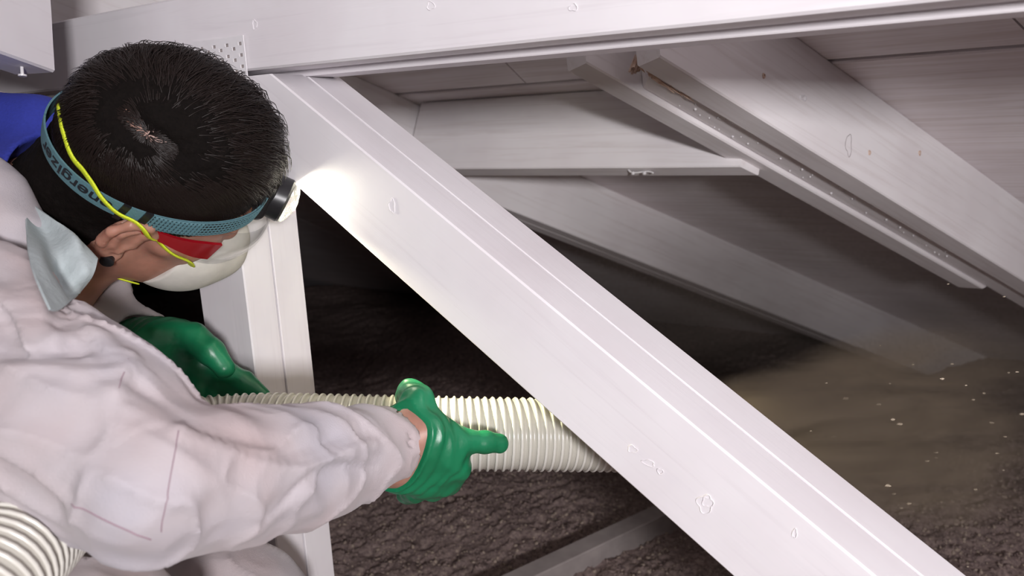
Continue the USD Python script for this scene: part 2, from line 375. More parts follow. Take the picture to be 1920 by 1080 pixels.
clumps.CreatePositionsAttr(Vt.Vec3fArray.FromNumpy(np.stack([cx, cy, cz + 0.15 * csz], 1).astype(np.float32)))
clumps.CreateProtoIndicesAttr(Vt.IntArray.FromNumpy(rng.integers(0, 6, nC).astype(np.int32)))
clumps.CreateScalesAttr(Vt.Vec3fArray.FromNumpy(np.repeat(csz[:, None], 3, 1).astype(np.float32)))
qh = rng.normal(size=(nC, 4)); qh /= np.linalg.norm(qh, axis=1, keepdims=True)
clumps.CreateOrientationsAttr(Vt.QuathArray([Gf.Quath(*map(float, x)) for x in qh]))

# roof lining: boards that run along the roof, each a piece with open joints
deck = thing('ceiling', 'whitewashed roof lining boards sloping down to the far right', 'ceiling', kind='structure')
_dR = math.cos(0.43244) * TV + math.sin(0.43244) * SV
SKEW = unit(np.cross(MV, _dR)); SKEW = SKEW * np.sign(SKEW @ SV)
edges = [-1.3, -0.85, -0.4, 0.05, 0.5, 0.95, 1.408, 3.85]
for r, (t0, t1) in enumerate(zip(edges[:-1], edges[1:])):
    cuts = [-4.8, -3.1, -1.47 + 0.35 * (r % 3), -0.19 + (0.0 if r == 5 else 0.4 * (r % 2)), 1.75, 3.2] if r < 6 else [-4.8, -2.3, 1.2, 3.2]
    for k, (s0, s1) in enumerate(zip(cuts[:-1], cuts[1:])):
        timber('board', roof(s0 + 0.0015, t0 + 0.004, 0.0005), roof(s1 - 0.0015, t0 + 0.004, 0.0005), TV, t1 - t0 - 0.008, -MV, 0.017, 'whitewashed_board', deck, seed=r * 7 + k, rough=0.0008, endA=SKEW if (r, k) == (5, 3) else None, endB=SKEW if (r, k) == (5, 2) else None)

# rafters, in the roof plane but running askew of it
KAP, GAM = 0.43244, -0.04782
dR = math.cos(KAP) * TV + math.sin(KAP) * SV
eR = np.cross(MV, dR); eR = eR * np.sign(eR @ SV)
mR = math.cos(GAM) * MV + math.sin(GAM) * eR; eR = math.cos(GAM) * eR - math.sin(GAM) * MV
T0, wR = 0.038 * K, 0.1210 * K
lineR = roof(-0.51953 * K, 0.5 * K)
plumb = unit(np.array([dR[0], dR[1], 0]))
rr = thing('rafter', 'thick white rafter of three boards with a splintered notch at its cut upper end', 'rafter')
lowB = at_x(lineR + wR * mR, dR, 1238)
def on_line(base, p): return base + dR * ((p - base) @ dR)
B0 = on_line(lineR, lowB)
B0top = B0
endv = B0 + dR * 2.9
def to_floor(b, d, z=-0.03): return b + d * ((z - b[2]) / d[2])
timber('board', B0 + wR * mR, to_floor(B0 + wR * mR, dR), -mR, wR, -eR, T0, 'thin_white_timber', rr, endA=plumb, seed=3)
gapC = 0.0466 * K
c0 = at_x(lineR + (wR - 0.008) * mR - T0 * eR, dR, 1172)
timber('board', c0 + dR * 0.05, to_floor(c0, dR), -mR, wR - 0.01, -eR, gapC - 0.001, 'thin_white_timber', rr, endA=unit(plumb + 0.5 * eR), seed=5, rough=0.0012)
a0 = at_x(lineR + wR * mR - (T0 + gapC) * eR, dR, 1100)
a1 = at_x(lineR + wR * mR - (T0 + gapC) * eR, dR, 1843)
timber('board', a0, a1, -mR, wR * 0.99, -eR, T0, 'thin_white_timber', rr, endA=plumb, endB=-ZV + 0.2 * dR, seed=8)
# splinters in the notch between the boards
sp = []
for k in range(26):
    b = c0 + dR * (0.035 + 0.09 * rng.random() ** 1.3) - eR * gapC * (0.03 + 0.3 * rng.random()) + mR * (0.001 + 0.002 * rng.random())
    e = b + dR * (0.008 + 0.025 * rng.random()) + mR * (0.003 * rng.random())
    sp.append(tube([b, (b + e) / 2 + 0.0006 * rng.normal(size=3), e], [0.0017, 0.0013, 0.0003], 5))
for k in range(7):
    b = c0 + dR * (0.03 + 0.012 * rng.random()) - eR * gapC * (0.2 + 0.3 * rng.random()) - mR * 0.004
    sp.append(tube([b, b + plumb * -0.003 + mR * 0.008, b - mR * (0.008 + 0.010 * rng.random())], [0.0022, 0.002, 0.0006], 5))
obj('splinter', join(sp), 'raw_wood', rr, smooth=40, label='torn bare wood in the notch', kind='stuff')
# paint nibs along the middle board
nibs = []
for k in range(46):
    s = 0.14 + 0.75 * rng.random() ** 1.5
    c = c0 + dR * s - eR * gapC * (0.1 + 0.8 * rng.random()) + mR * 0.0004
    q = trimesh.creation.icosphere(1, 0.0009 + 0.0011 * rng.random()); q.apply_translation(c); nibs.append(tm(q))
obj('paint_nib', join(nibs), 'painted_steel', rr, smooth=True, kind='stuff')

KAPL = 0.46721
dL = math.cos(KAPL) * TV + math.sin(KAPL) * SV
eL = np.cross(MV, dL); eL = eL * np.sign(eL @ SV)
mL = math.cos(GAM) * MV + math.sin(GAM) * eL; eL = math.cos(GAM) * eL - math.sin(GAM) * MV
lineL = roof(-1.26793 * K, 0.5 * K); wL = 0.12168 * K; TL = 0.07684 * K
rl = thing('rafter', 'far white rafter with a bark-edged underside, behind the white cross piece', 'rafter')
def bark(g, sgn):
    g = g.copy(); low = g[..., 2] < 0.004
    x = g[..., 0]
    lip = 0.010 * np.clip((1.98 - x) / 0.02, 0, 1) * (0.6 + 0.8 * (meshkit.noise(np.stack([x * 30, 0 * x, 0 * x], -1), 3)))
    g[..., 2] -= np.where(low & (np.abs(g[..., 1]) > 0.03), lip, 0)
    return g
Lw = wL
timber('board', lineL + Lw * mL - dL * 1.2, to_floor(lineL + Lw * mL, dL, -0.16), -mL, Lw, -eL, TL / 2 - 0.0006, 'thin_white_timber', rl, seed=11)
timber('board', lineL + Lw * mL - eL * (TL / 2 + 0.0006) - dL * 1.2, to_floor(lineL + Lw * mL - eL * (TL / 2 + 0.0006), dL, -0.16), -mL, Lw, -eL, TL / 2, 'thin_white_timber', rl, seed=12, wane=bark, rough=0.001)

# cross piece between the rafters
gP = 0.04609
mP = math.cos(gP) * MV + math.sin(gP) * TV; tP = math.cos(gP) * TV - math.sin(gP) * MV
pr = thing('cross_piece', 'white cross piece wedged level between the two rafters', 'timber')
lineP = roof(0, 1.21795 * K, 0.003)
wP, thP = 0.12455 * K, 0.03522 * K
pA = lineP + SV * (-1.062); pB = lineP + SV * (-0.385)
pA = at_x(lineP + wP * mP, SV, 763) - wP * mP; pB = at_x(lineP + (wP) * mP, SV, 1392) - wP * mP
timber('board', pA, pB, mP, wP, tP, thP, 'thin_white_timber', pr, seed=21, endA=eL, endB=eR)
c = at_x(lineP + wP * mP, SV, 1195) + tP * 0.012
stp = [c - SV * 0.022, c - SV * 0.016 + mP * 0.004, c + mP * 0.0045, c + SV * 0.012 + mP * 0.003, c + SV * 0.026 + mP * 0.006]
obj('bent_nail', tube(spline([x + 0 for x in stp], 14), 0.0016, 6), 'nail_steel', pr, smooth=True)
for dx in (-0.012, 0.009):
    q = trimesh.creation.icosphere(1, 0.0034); q.apply_translation(c + SV * dx + mP * 0.006); obj('paint_drip', tm(q), 'nail_steel', pr, smooth=True)

# ---------------------------------------------------------------- the truss
AB = -0.00826; AD = -0.5877
def tline(base, ang):
    a = np.array([math.cos(ang), math.sin(ang)]); b = np.array([-math.sin(ang), math.cos(ang)])
    return (lambda s, o, n: truss(*(np.array(base) + s * a + o * b), n)), a[0] * SV + a[1] * ZV, b[0] * SV + b[1] * ZV
F, da, db = tline((0, 0.05335), AB)
bm = thing('beam', 'white two-board truss beam running across the top of the frame', 'beam')
nb = -0.00282; WB = 0.07174 * K; TB = 0.0372 * K
timber('board', F(-1.5, 0, nb), F(0.62, 0, nb), db, WB, NV, TB, 'white_timber', bm, seed=31)
timber('board', F(-1.5, -0.0055, nb + 0.0388), F(0.62, -0.0055, nb + 0.0388), db, WB, NV, TB, 'white_timber', bm, seed=32, cham=0.0012)
F2, da, db = tline((-0.16645, 0), AD)
WD, TD, ndg = 0.07217 * K, 0.03987 * K, 0.0
dg = thing('diagonal_brace', 'bright white two-board diagonal brace crossing the picture in front of the hose', 'beam')
sA = -0.052 / math.sin(-AD) + 0.0
timber('board', F2(-0.0925, 0, ndg), F2(1.1, 0, ndg), -db, WD, NV, TD - 0.0008, 'white_timber', dg, endA=ZV, seed=41, cham=0.0016)
timber('board', F2(-0.0925, 0, 0.0405), F2(1.1, 0, 0.0405), -db, WD, NV, TD, 'white_timber', dg, endA=ZV, seed=42, cham=0.0008)
dgdb = db
F3, da, db = tline((-0.32001, 0), math.pi / 2 + 0.00087)
ps = thing('upright_post', 'white two-board upright post standing behind the worker', 'post')
WPp, TPp, npp = 0.07602 * K, 0.03707 * K, 0.00406
timber('board', F3(-0.80, 0, npp), F3(-0.012, 0, npp), db, WPp, NV, TPp - 0.0012, 'white_timber', ps, endB=dgdb, seed=51, cham=0.0016)
timber('board', F3(-0.80, 0, npp + 0.0378), F3(-0.012, 0, npp + 0.0378), db, WPp, NV, TPp, 'white_timber', ps, endB=dgdb, seed=52, cham=0.0009)

def on_plane(px, py, p0, n):
    d = RIGHT * (px - 960) / FPX - UP * (py - 540) / FPX + FWD
    return EYE + d * (((p0 - EYE) @ n) / (d @ n))
def knot(parent, px, py, rx, ry, p0, n, seed, material='painted_steel', name='knot', w=0.0006, arc=(0, 2 * math.pi), lab=None):
    c = on_plane(px, py, p0, n); z_ = c @ FWD - EYE @ FWD
    n = n if n @ (EYE - c) > 0 else -n
    a_ = unit(RIGHT - n * (RIGHT @ n)); b_ = np.cross(n, a_)
    r = np.random.default_rng(seed); th = np.linspace(arc[0], arc[1], 36)
    wob = 1 + 0.16 * np.sin(3 * th + r.random() * 6) + 0.08 * np.sin(5 * th + r.random() * 6)
    pts = c + (rx * z_ / FPX * np.cos(th) * wob)[:, None] * a_ + (ry * z_ / FPX * np.sin(th) * wob)[:, None] * b_ + n * 0.0003
    obj(name, tube(pts, w * (0.6 + 0.6 * meshkit.noise(pts * 300, seed)), 6), material, parent, smooth=True, label=lab)
fp = truss(0, 0, nb)
for k, (px, py, rx, ry) in enumerate([(735, 386, 7, 13), (1327, 940, 10, 12), (1322, 946, 15, 17), (1186, 842, 9, 7), (1216, 868, 12, 6), (1238, 884, 6, 5), (1490, 1000, 4, 9)]): knot(dg, px, py, rx, ry, truss(0, 0, 0), NV, 80 + k, 'white_timber', w=0.0004)
for k, (px, py, rx, ry) in enumerate([(808, 11, 9, 7), (478, 46, 6, 8), (1075, 14, 9, 6)]): knot(bm, px, py, rx, ry, fp, NV, 90 + k, 'white_timber', w=0.0004)
fR = B0
knot(rr, 1591, 272, 9, 20, fR, eR, 100, 'pencil_line', w=0.0005, lab='dark curved crack round a knot')
for k, (px, py) in enumerate([(1724, 287), (1630, 286), (1432, 142)]): knot(rr, px, py, 2.6, 3.6, fR, eR, 110 + k, 'raw_wood', w=0.0012, name='nail_hole')
knot(rr, 1506, 184, 8, 4, fR, eR, 120, 'painted_steel', w=0.0016, name='paint_chip')

# nail plate on the beam and post: a steel sheet with rows of punched slots
plate_w, plate_h = 0.088, 0.105
q0 = None
shape = sg.box(0, 0, plate_w, plate_h)
slots = []
for r in range(9):
    for c_ in range(8):
        x, y = 0.0065 + c_ * 0.0108, 0.008 + r * 0.0115 + (0.0045 if c_ % 2 else 0)
        if y < plate_h - 0.006: slots.append(sg.box(x - 0.0029, y - 0.0017, x + 0.0029, y + 0.0017))
from shapely.ops import unary_union
holes = unary_union(slots)
pm = trimesh.creation.extrude_polygon(shape.difference(holes), 0.0012, engine='earcut')
tabs = []
for h_ in slots:
    x0, y0, x1, y1 = h_.bounds
    tabs.append(tm(trimesh.creation.box([0.0012, y1 - y0, 0.0016], trimesh.transformations.translation_matrix([x1 - 0.0005, (y0 + y1) / 2, 0.0012]))))
def face_pt(px, py, n=0.0):
    d = RIGHT * (px - 960) / FPX - UP * (py - 540) / FPX + FWD
    p0 = truss(0, 0, nb) - NV * n
    return EYE + d * (((p0 - EYE) @ NV) / (d @ NV))
c1 = face_pt(457, 66, 0.0014); xa = -unit(F(1, 0, 0) - F(0, 0, 0)); za = -NV; ya = np.cross(za, xa)
if ya[2] > 0: ya = -ya
xa = unit(np.cross(ya, za))
MXp = Gf.Matrix4d(*xa, 0, *ya, 0, *za, 0, *c1, 1)
npl = thing('nail_plate', 'perforated painted steel nail plate on the beam above the worker\'s head', 'nail plate')
obj('plate', tm(pm), 'painted_steel', npl, matrix=MXp)
obj('tooth_root', join(tabs), 'painted_steel', npl, matrix=MXp, kind='stuff')
bk = tm(trimesh.creation.box([plate_w - 0.002, plate_h - 0.002, 0.0002], trimesh.transformations.translation_matrix([plate_w / 2, plate_h / 2, -0.0002])))
obj('slot_shade', bk, 'far_dark_timber', npl, matrix=MXp, label='weathered wood seen in the slots')

# board end in the top left corner, in front of the beam
xh = unit(SV); tb = thing('short_board', 'white board end hanging in the top left corner with a nail in its lower edge', 'timber')
pe = W(P(103, 136, 0.80)); pe0 = W(P(0, 99, 0.72))
bd = unit(pe0 - pe)
wdv = unit(ZV - bd * (ZV @ bd)); tdv = np.cross(bd, wdv); tdv = tdv if tdv @ FWD > 0 else -tdv
timber('board', pe, pe + bd * 0.6, wdv, 0.16, tdv, 0.045, 'white_timber', tb, seed=61)
nl = pe + bd * 0.028 + tdv * 0.016
obj('nail', join([tube([nl + wdv * 0.02, nl - wdv * 0.008], 0.0016, 8), tube([nl - wdv * 0.0078, nl - wdv * 0.0095], [0.0042, 0.004], 10)]), 'nail_steel', tb, smooth=40)

# floor joist poking out of the loose fill
j0, j1 = np.array([0.02, 1.37, 0.0]), np.array([0.62, 1.80, 0.0])
jd = unit(j1 - j0); jn = np.array([-jd[1], jd[0], 0])
fj = thing('floor_joist', 'pale floor joist half buried in the loose brown insulation', 'joist')
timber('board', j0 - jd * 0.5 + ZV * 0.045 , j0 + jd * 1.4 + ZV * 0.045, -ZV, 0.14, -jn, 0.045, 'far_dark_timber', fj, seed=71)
# ---------------------------------------------------------------- the hose: corrugated wall with a spiral rib
hose_px = [(-130, 1210, 0.40), (10, 1040, 0.475), (130, 925, 0.59), (250, 850, 0.70), (390, 812, 0.775), (560, 807, 0.785), (720, 810, 0.785), (880, 813, 0.788), (1040, 815, 0.80), (1170, 817, 0.815), (1235, 818, 0.822)]
def cam_of(w): return (np.asarray(w) - EYE) @ BASIS.T
hp = spline([cam_of(w) for w in ((-1.9, 0.9, 0.045), (-1.35, 0.52, 0.045), (-0.90, 0.30, 0.05), (-0.64, 0.24, 0.16), (-0.46, 0.26, 0.38))] + [P(*a) for a in hose_px], 2600)
s_ = np.r_[0, np.cumsum(np.linalg.norm(np.diff(hp, axis=0), axis=1))]
PITCHH = 0.0080
nst = int(s_[-1] / PITCHH * 10)
ss = np.linspace(0, s_[-1], nst)
hpc = np.stack([np.interp(ss, s_, hp[:, k]) for k in range(3)], 1)
RH = 0.0365
hose = thing('insulation_hose', 'cream ribbed insulation blowing hose held by the worker', 'hose')
def spiral_tube(center, rad, sides, pitch, amp):
    t = np.gradient(center, axis=0); t /= np.linalg.norm(t, axis=1, keepdims=True)
    a = np.zeros_like(center); cur = np.array([0, 1.0, 0])
    for i in range(len(center)):
        cur = cur - t[i] * (cur @ t[i]); cur /= np.linalg.norm(cur); a[i] = cur
    b = np.cross(t, a)
    ang = np.arange(sides) * 2 * np.pi / sides
    s = np.r_[0, np.cumsum(np.linalg.norm(np.diff(center, axis=0), axis=1))]
    ph = (s[:, None] / pitch - ang[None] / (2 * np.pi)) % 1.0
    r = rad + amp * np.cos(2 * np.pi * ph)
    v = center[:, None] + r[..., None] * (np.cos(ang)[None, :, None] * a[:, None] + np.sin(ang)[None, :, None] * b[:, None])
    n = len(center)
    i, j = np.meshgrid(np.arange(n - 1), np.arange(sides), indexing='ij')
    q = np.stack([i*sides+j, i*sides+(j+1) % sides, (i+1)*sides+(j+1) % sides, (i+1)*sides+j], -1).reshape(-1, 4)
    return v.reshape(-1, 3), q, a, b, s
hv, hq, ha, hb, hs = spiral_tube(hpc, RH, 56, PITCHH, 0.0007)
inner, iq, _, _, _ = spiral_tube(hpc[::10], RH - 0.003, 40, PITCHH, 0.0)
hw = join([(hv, hq), (inner, iq[:, ::-1])])
obj('hose_wall', (W(hw[0]), hw[1]), 'hose_wall', hose, smooth=True)
turns = hs[-1] / PITCHH
th = np.linspace(0, turns, int(turns * 30))
sc = th * PITCHH
cc = np.stack([np.interp(sc, hs, hpc[:, k]) for k in range(3)], 1)
aa = np.stack([np.interp(sc, hs, ha[:, k]) for k in range(3)], 1); bb = np.stack([np.interp(sc, hs, hb[:, k]) for k in range(3)], 1)
an = th * 2 * np.pi
helix = cc + (RH + 0.0004) * (np.cos(an)[:, None] * aa + np.sin(an)[:, None] * bb)
rv, rf = tube(helix, 0.0017, 6, up=aa[0])
obj('spiral_rib', (W(rv), rf), 'hose_rib', hose, smooth=True, label='raised spiral rib')

# ---------------------------------------------------------------- the worker
person = thing('person', 'person in white coveralls and green gloves leaning over a hose', 'person')
HM = np.array([[0.61944, -0.34181, -0.70673], [0.74967, 0.52476, 0.40327], [0.23302, -0.77961, 0.58130]])   # head axes: forward, up, right
HO = np.array([-0.3560, 0.1090, -0.7400])
def hloc(p): return (p - HO) @ HM.T
def hcam(v): return np.asarray(v) @ HM + HO
def HW(v): return W(hcam(v))
def fold(p): q = p.copy(); q[:, 2] = np.abs(q[:, 2]); return q
SK = ((-0.0015, 0.036, 0.0), (0.0905, 0.088, 0.077))
def skull(p): return ell(p, *SK)
def face_sdf(p):
    q = fold(p)
    d = skull(p)
    d = smin(d, ell(p, (0.042, -0.03, 0), (0.058, 0.085, 0.060)), 0.03)
    d = smin(d, rc(q, (0.0, -0.055, 0.052), (0.07, -0.098, 0.012), 0.016, 0.017), 0.025)
    d = smin(d, rc(q, (0.082, -0.102, 0.0), (0.084, -0.100, 0.010), 0.014, 0.012), 0.02)
    d = smin(d, rc(q, (0.055, -0.018, 0.045), (0.03, -0.012, 0.062), 0.014, 0.012), 0.018)      # cheekbones
    d = smin(d, rc(q, (0.088, 0.030, 0.008), (0.072, 0.028, 0.045), 0.010, 0.010), 0.012)       # brow
    d = smax(d, -ell(q, (0.098, 0.010, 0.030), (0.016, 0.011, 0.018)), 0.012)                   # eye sockets
    d = smin(d, ell(q, (0.081, 0.009, 0.031), (0.0125, 0.0125, 0.0125)), 0.003)
    d = smin(d, rc(q, (0.094, 0.014, 0), (0.116, -0.033, 0), 0.007, 0.0095), 0.010)             # nose
    d = smin(d, rc(q, (0.108, -0.037, 0.010), (0.104, -0.038, 0.012), 0.007, 0.006), 0.006)
    d = smin(d, rc(q, (0.100, -0.062, 0.0), (0.090, -0.064, 0.022), 0.006, 0.003), 0.006)       # lips
    d = smin(d, rc(q, (0.098, -0.073, 0.0), (0.090, -0.071, 0.018), 0.006, 0.003), 0.006)
    return d
E0 = np.array([-0.010, -0.010, 0.074])
def ear(p):
    q = fold(p)
    tilt = lambda x, y, z: E0 + np.array([x, y, z])
    hel = [tilt(0.012, 0.004, 0.002), tilt(0.016, 0.020, 0.008), tilt(0.006, 0.031, 0.013), tilt(-0.010, 0.029, 0.017), tilt(-0.019, 0.014, 0.018), tilt(-0.017, -0.006, 0.014), tilt(-0.008, -0.022, 0.008), tilt(0.002, -0.031, 0.004), tilt(0.006, -0.026, 0.003)]
    d = chain(q, hel, [0.004, 0.0042, 0.0042, 0.0042, 0.004, 0.004, 0.0045, 0.006, 0.005], 0.004)
    ant = [tilt(0.004, 0.018, 0.008), tilt(-0.008, 0.010, 0.011), tilt(-0.007, -0.008, 0.009), tilt(0.002, -0.015, 0.007), tilt(0.006, -0.010, 0.006)]
    d = smin(d, chain(q, ant, [0.003, 0.0038, 0.004, 0.004, 0.003], 0.004), 0.003)
    d = smin(d, rc(q, tilt(0.011, 0.000, 0.001), tilt(0.011, -0.008, 0.002), 0.005, 0.0045), 0.004)
    back = ell(q, tilt(-0.003, 0.000, 0.005), (0.020, 0.029, 0.0045), np.stack([unit([1, 0, -0.35]), [0, 1, 0], unit([0.35, 0, 1])]))
    d = smin(d, back, 0.004)
    return d
NB = np.array([-0.485, 0.050, -0.775])           # neck base, right/up/towards
SHR, ELR, WRR = np.array([-0.470, -0.015, -0.600]), P(278, 900, 0.482), P(733, 832, 0.690)
SHL, ELL_, WRL = np.array([-0.520, 0.115, -0.930]), P(60, 660, 0.985), P(268, 655, 0.845)
CH, HIP = np.array([-0.590, -0.035, -0.775]), np.array([-0.86, -0.20, -0.77])
KNR, KNL = P(150, 1255, 0.58), P(440, 1165, 0.84)
ankR = cam_of([W(KNR)[0] - 0.10, W(KNR)[1] + 0.03, 0.09]); ankL = cam_of([W(KNL)[0] - 0.14, W(KNL)[1] + 0.05, 0.09])
def hand(p, wr, palm, fingers, grow=0.0, k=0.010):
    d = None
    far = np.linalg.norm(p - wr, axis=1)
    if far.min() > 0.27: return far - 0.24
    for (a, b, ra, rb) in palm:
        e = rc(p, a, b, ra + grow, rb + grow)
        d = e if d is None else smin(d, e, 0.016)
    for pts, rad in fingers:
        d = smin(d, chain(p, pts, np.asarray(rad) + grow, 0.003), k)
    return d
# right hand: back to the lens, thumb over the hose, first finger pointing along it, the others curled below
RH_palm = [(P(738, 832, 0.690), P(800, 806, 0.690), 0.024, 0.019), (P(738, 838, 0.690), P(842, 826, 0.698), 0.022, 0.0125), (P(740, 850, 0.694), P(840, 852, 0.700), 0.022, 0.0135), (P(742, 862, 0.696), P(822, 880, 0.708), 0.022, 0.013), (P(745, 870, 0.698), P(795, 902, 0.714), 0.021, 0.0125)]
RH_f = [([P(772, 790, 0.694), P(785, 752, 0.700), P(772, 737, 0.728), P(760, 746, 0.760)], [0.0155, 0.0128, 0.0118, 0.0095]),
        ([P(838, 826, 0.698), P(880, 828, 0.702), P(910, 830, 0.706), P(934, 832, 0.712)], [0.0125, 0.0100, 0.0094, 0.0080]),
        ([P(840, 850, 0.700), P(858, 878, 0.708), P(846, 900, 0.734), P(828, 902, 0.764), P(815, 893, 0.786)], [0.013, 0.0105, 0.0098, 0.009, 0.008]),
        ([P(822, 880, 0.708), P(828, 908, 0.722), P(812, 918, 0.752), P(798, 908, 0.782)], [0.0128, 0.0102, 0.0095, 0.008]),
        ([P(795, 900, 0.714), P(778, 920, 0.728), P(764, 924, 0.756), P(756, 914, 0.778)], [0.0125, 0.0105, 0.009, 0.0078])]
# left hand: palm to the lens, thumb lying along the fingers that run down behind the hose
LH_palm = [(P(268, 655, 0.845), P(335, 640, 0.840), 0.026, 0.021), (P(268, 662, 0.848), P(352, 672, 0.852), 0.026, 0.017), (P(275, 675, 0.850), P(350, 705, 0.856), 0.026, 0.018), (P(285, 690, 0.852), P(345, 735, 0.858), 0.024, 0.017)]
LH_f = [([P(325, 638, 0.838), P(362, 634, 0.830), P(395, 660, 0.824), P(421, 690, 0.822)], [0.020, 0.0150, 0.0130, 0.0095]),
        ([P(352, 672, 0.852), P(410, 690, 0.856), P(455, 716, 0.858), P(490, 742, 0.856)], [0.015, 0.0120, 0.0112, 0.0095]),
        ([P(352, 690, 0.856), P(412, 715, 0.862), P(455, 745, 0.864), P(482, 778, 0.860)], [0.0145, 0.012, 0.011, 0.0092]),
        ([P(350, 710, 0.858), P(400, 742, 0.866), P(435, 775, 0.868), P(455, 805, 0.862)], [0.014, 0.0115, 0.0105, 0.009]),
        ([P(345, 732, 0.858), P(378, 765, 0.868), P(402, 795, 0.868), P(415, 820, 0.862)], [0.013, 0.0105, 0.0095, 0.008])]
def body_sdf(p):
    l = hloc(p)
    far = np.linalg.norm(l, axis=1)
    d = far - 0.17 if far.min() > 0.23 else smin(face_sdf(l), ear(l), 0.004)
    neck_top = hcam((-0.030, -0.045, 0)); d = smin(d, rc(p, neck_top, NB, 0.057, 0.064), 0.03)
    t = rc(p, CH, HIP, 0.115, 0.12)
    t = smin(t, rc(p, SHR + 0.3 * (CH - SHR), SHL + 0.3 * (CH - SHL), 0.075, 0.075), 0.06)
    t = smin(t, rc(p, NB, CH, 0.065, 0.10), 0.05)
    d = smin(d, t, 0.04)
    d = smin(d, chain(p, [SHR, ELR, WRR], [0.055, 0.030, 0.025], 0.02), 0.04)
    d = smin(d, chain(p, [SHL, ELL_, WRL], [0.055, 0.040, 0.026], 0.02), 0.04)
    d = smin(d, rc(p, HIP + [0.0, 0, 0.09], KNR, 0.085, 0.055), 0.05)
    d = smin(d, rc(p, HIP + [0.0, 0, -0.09], KNL, 0.085, 0.055), 0.05)
    d = smin(d, rc(p, KNR, ankR, 0.05, 0.038), 0.03); d = smin(d, rc(p, KNL, ankL, 0.05, 0.038), 0.03)
    d = smin(d, hand(p, WRR, RH_palm, RH_f, -0.0022), 0.012)
    d = smin(d, hand(p, WRL, LH_palm, LH_f, -0.0022), 0.012)
    return d
bv, bf = surf(body_sdf, (-1.16, -1.02, -1.30), (0.02, 0.27, -0.36), 0.0095, fine=((-0.50, -0.20, 0.0026), (-0.07, 0.22, 0.0026), (-0.88, -0.60, 0.0026)))
obj('body', (W(bv), bf), 'skin', person, smooth=True)

# hair: a close cap, then strands that grow away from the crown
def ray_local(px, py, f_, lo=0.3, hi=1.2):
    d = np.array([(px - 960) / FPX, (540 - py) / FPX, -1.0])
    t, best = lo, (9, lo)
    for _ in range(200):
        v = f_((d * t)[None])[0]
        best = min(best, (v, t))
        if v < 2e-4: return d * t
        t += v * 0.55
        if t > hi: break
    return d * best[1] if best[0] < 0.03 else None
def hairline(q):
    x = q[:, 0]
    return np.interp(x, [-0.13, -0.036, -0.028, -0.018, 0.004, 0.016, 0.030, 0.045, 0.075, 0.098, 0.13], [-0.18, -0.17, -0.10, 0.006, 0.016, -0.002, 0.004, 0.030, 0.048, 0.066, 0.066])
WH = [hloc(ray_local(px, py, lambda p: skull(hloc(p)) - 0.003)[None])[0] for px, py in ((238, 212), (262, 245), (290, 258), (318, 284))]
def thick(q):
    n = (q - SK[0][0]) if False else q - np.array(SK[0])
    up = n[:, 1] / (np.linalg.norm(n, axis=1) + 1e-9)
    fr = n[:, 0] / (np.linalg.norm(n, axis=1) + 1e-9)
    t = 0.0055 + 0.0095 * np.clip(up, 0, 1) ** 0.8 + 0.011 * np.clip(fr, 0, 1) * np.clip(up + 0.3, 0, 1)
    w = np.min([segd(q, WH[i], WH[i+1]) for i in range(3)], axis=0)
    by = 0.030 + 0.024 * np.clip(q[:, 0] / 0.1, -1.1, 1.1) + 0.0125
    t = np.where(q[:, 1] < by + 0.055, 0.0025 + (t - 0.0025) * np.clip((q[:, 1] - by) / 0.055, 0, 1), t)
    return t * (1 - 0.55 * np.exp(-(w / 0.026) ** 2)) - 0.0066 * np.exp(-(w / 0.0085) ** 2)
def hair_sdf(q):
    d = ell(q, *SK) - 0.80 * thick(q)
    d = np.minimum(d, smin(face_sdf(q), rc(q, (-0.030, -0.045, 0), hloc(NB), 0.057, 0.064), 0.03) - 0.003 + np.clip(q[:, 1] / 0.012, 0, 1) * 0.012)
    d = smax(d, (hairline(q) - q[:, 1]) * 0.7, 0.006)
    d = d + 0.0022 * (meshkit.noise(q * np.array([160, 160, 160]), 4) - 0.5)
    return np.maximum(d, -np.minimum(ell(q, *SK) + 0.002, smin(face_sdf(q), rc(q, (-0.030, -0.045, 0), hloc(NB), 0.057, 0.064), 0.03) + 0.003))
cv, cf = surf(hair_sdf, (-0.15, -0.175, -0.125), (0.15, 0.17, 0.125), 0.0024)
hair = obj('hair', (HW(cv), cf), 'hair_base', person, smooth=True, label='short dark hair')
def skull_ray(dirs):               # radius of the skull along directions from its centre
    return 1.0 / np.sqrt(((dirs / np.array(SK[1])) ** 2).sum(1))
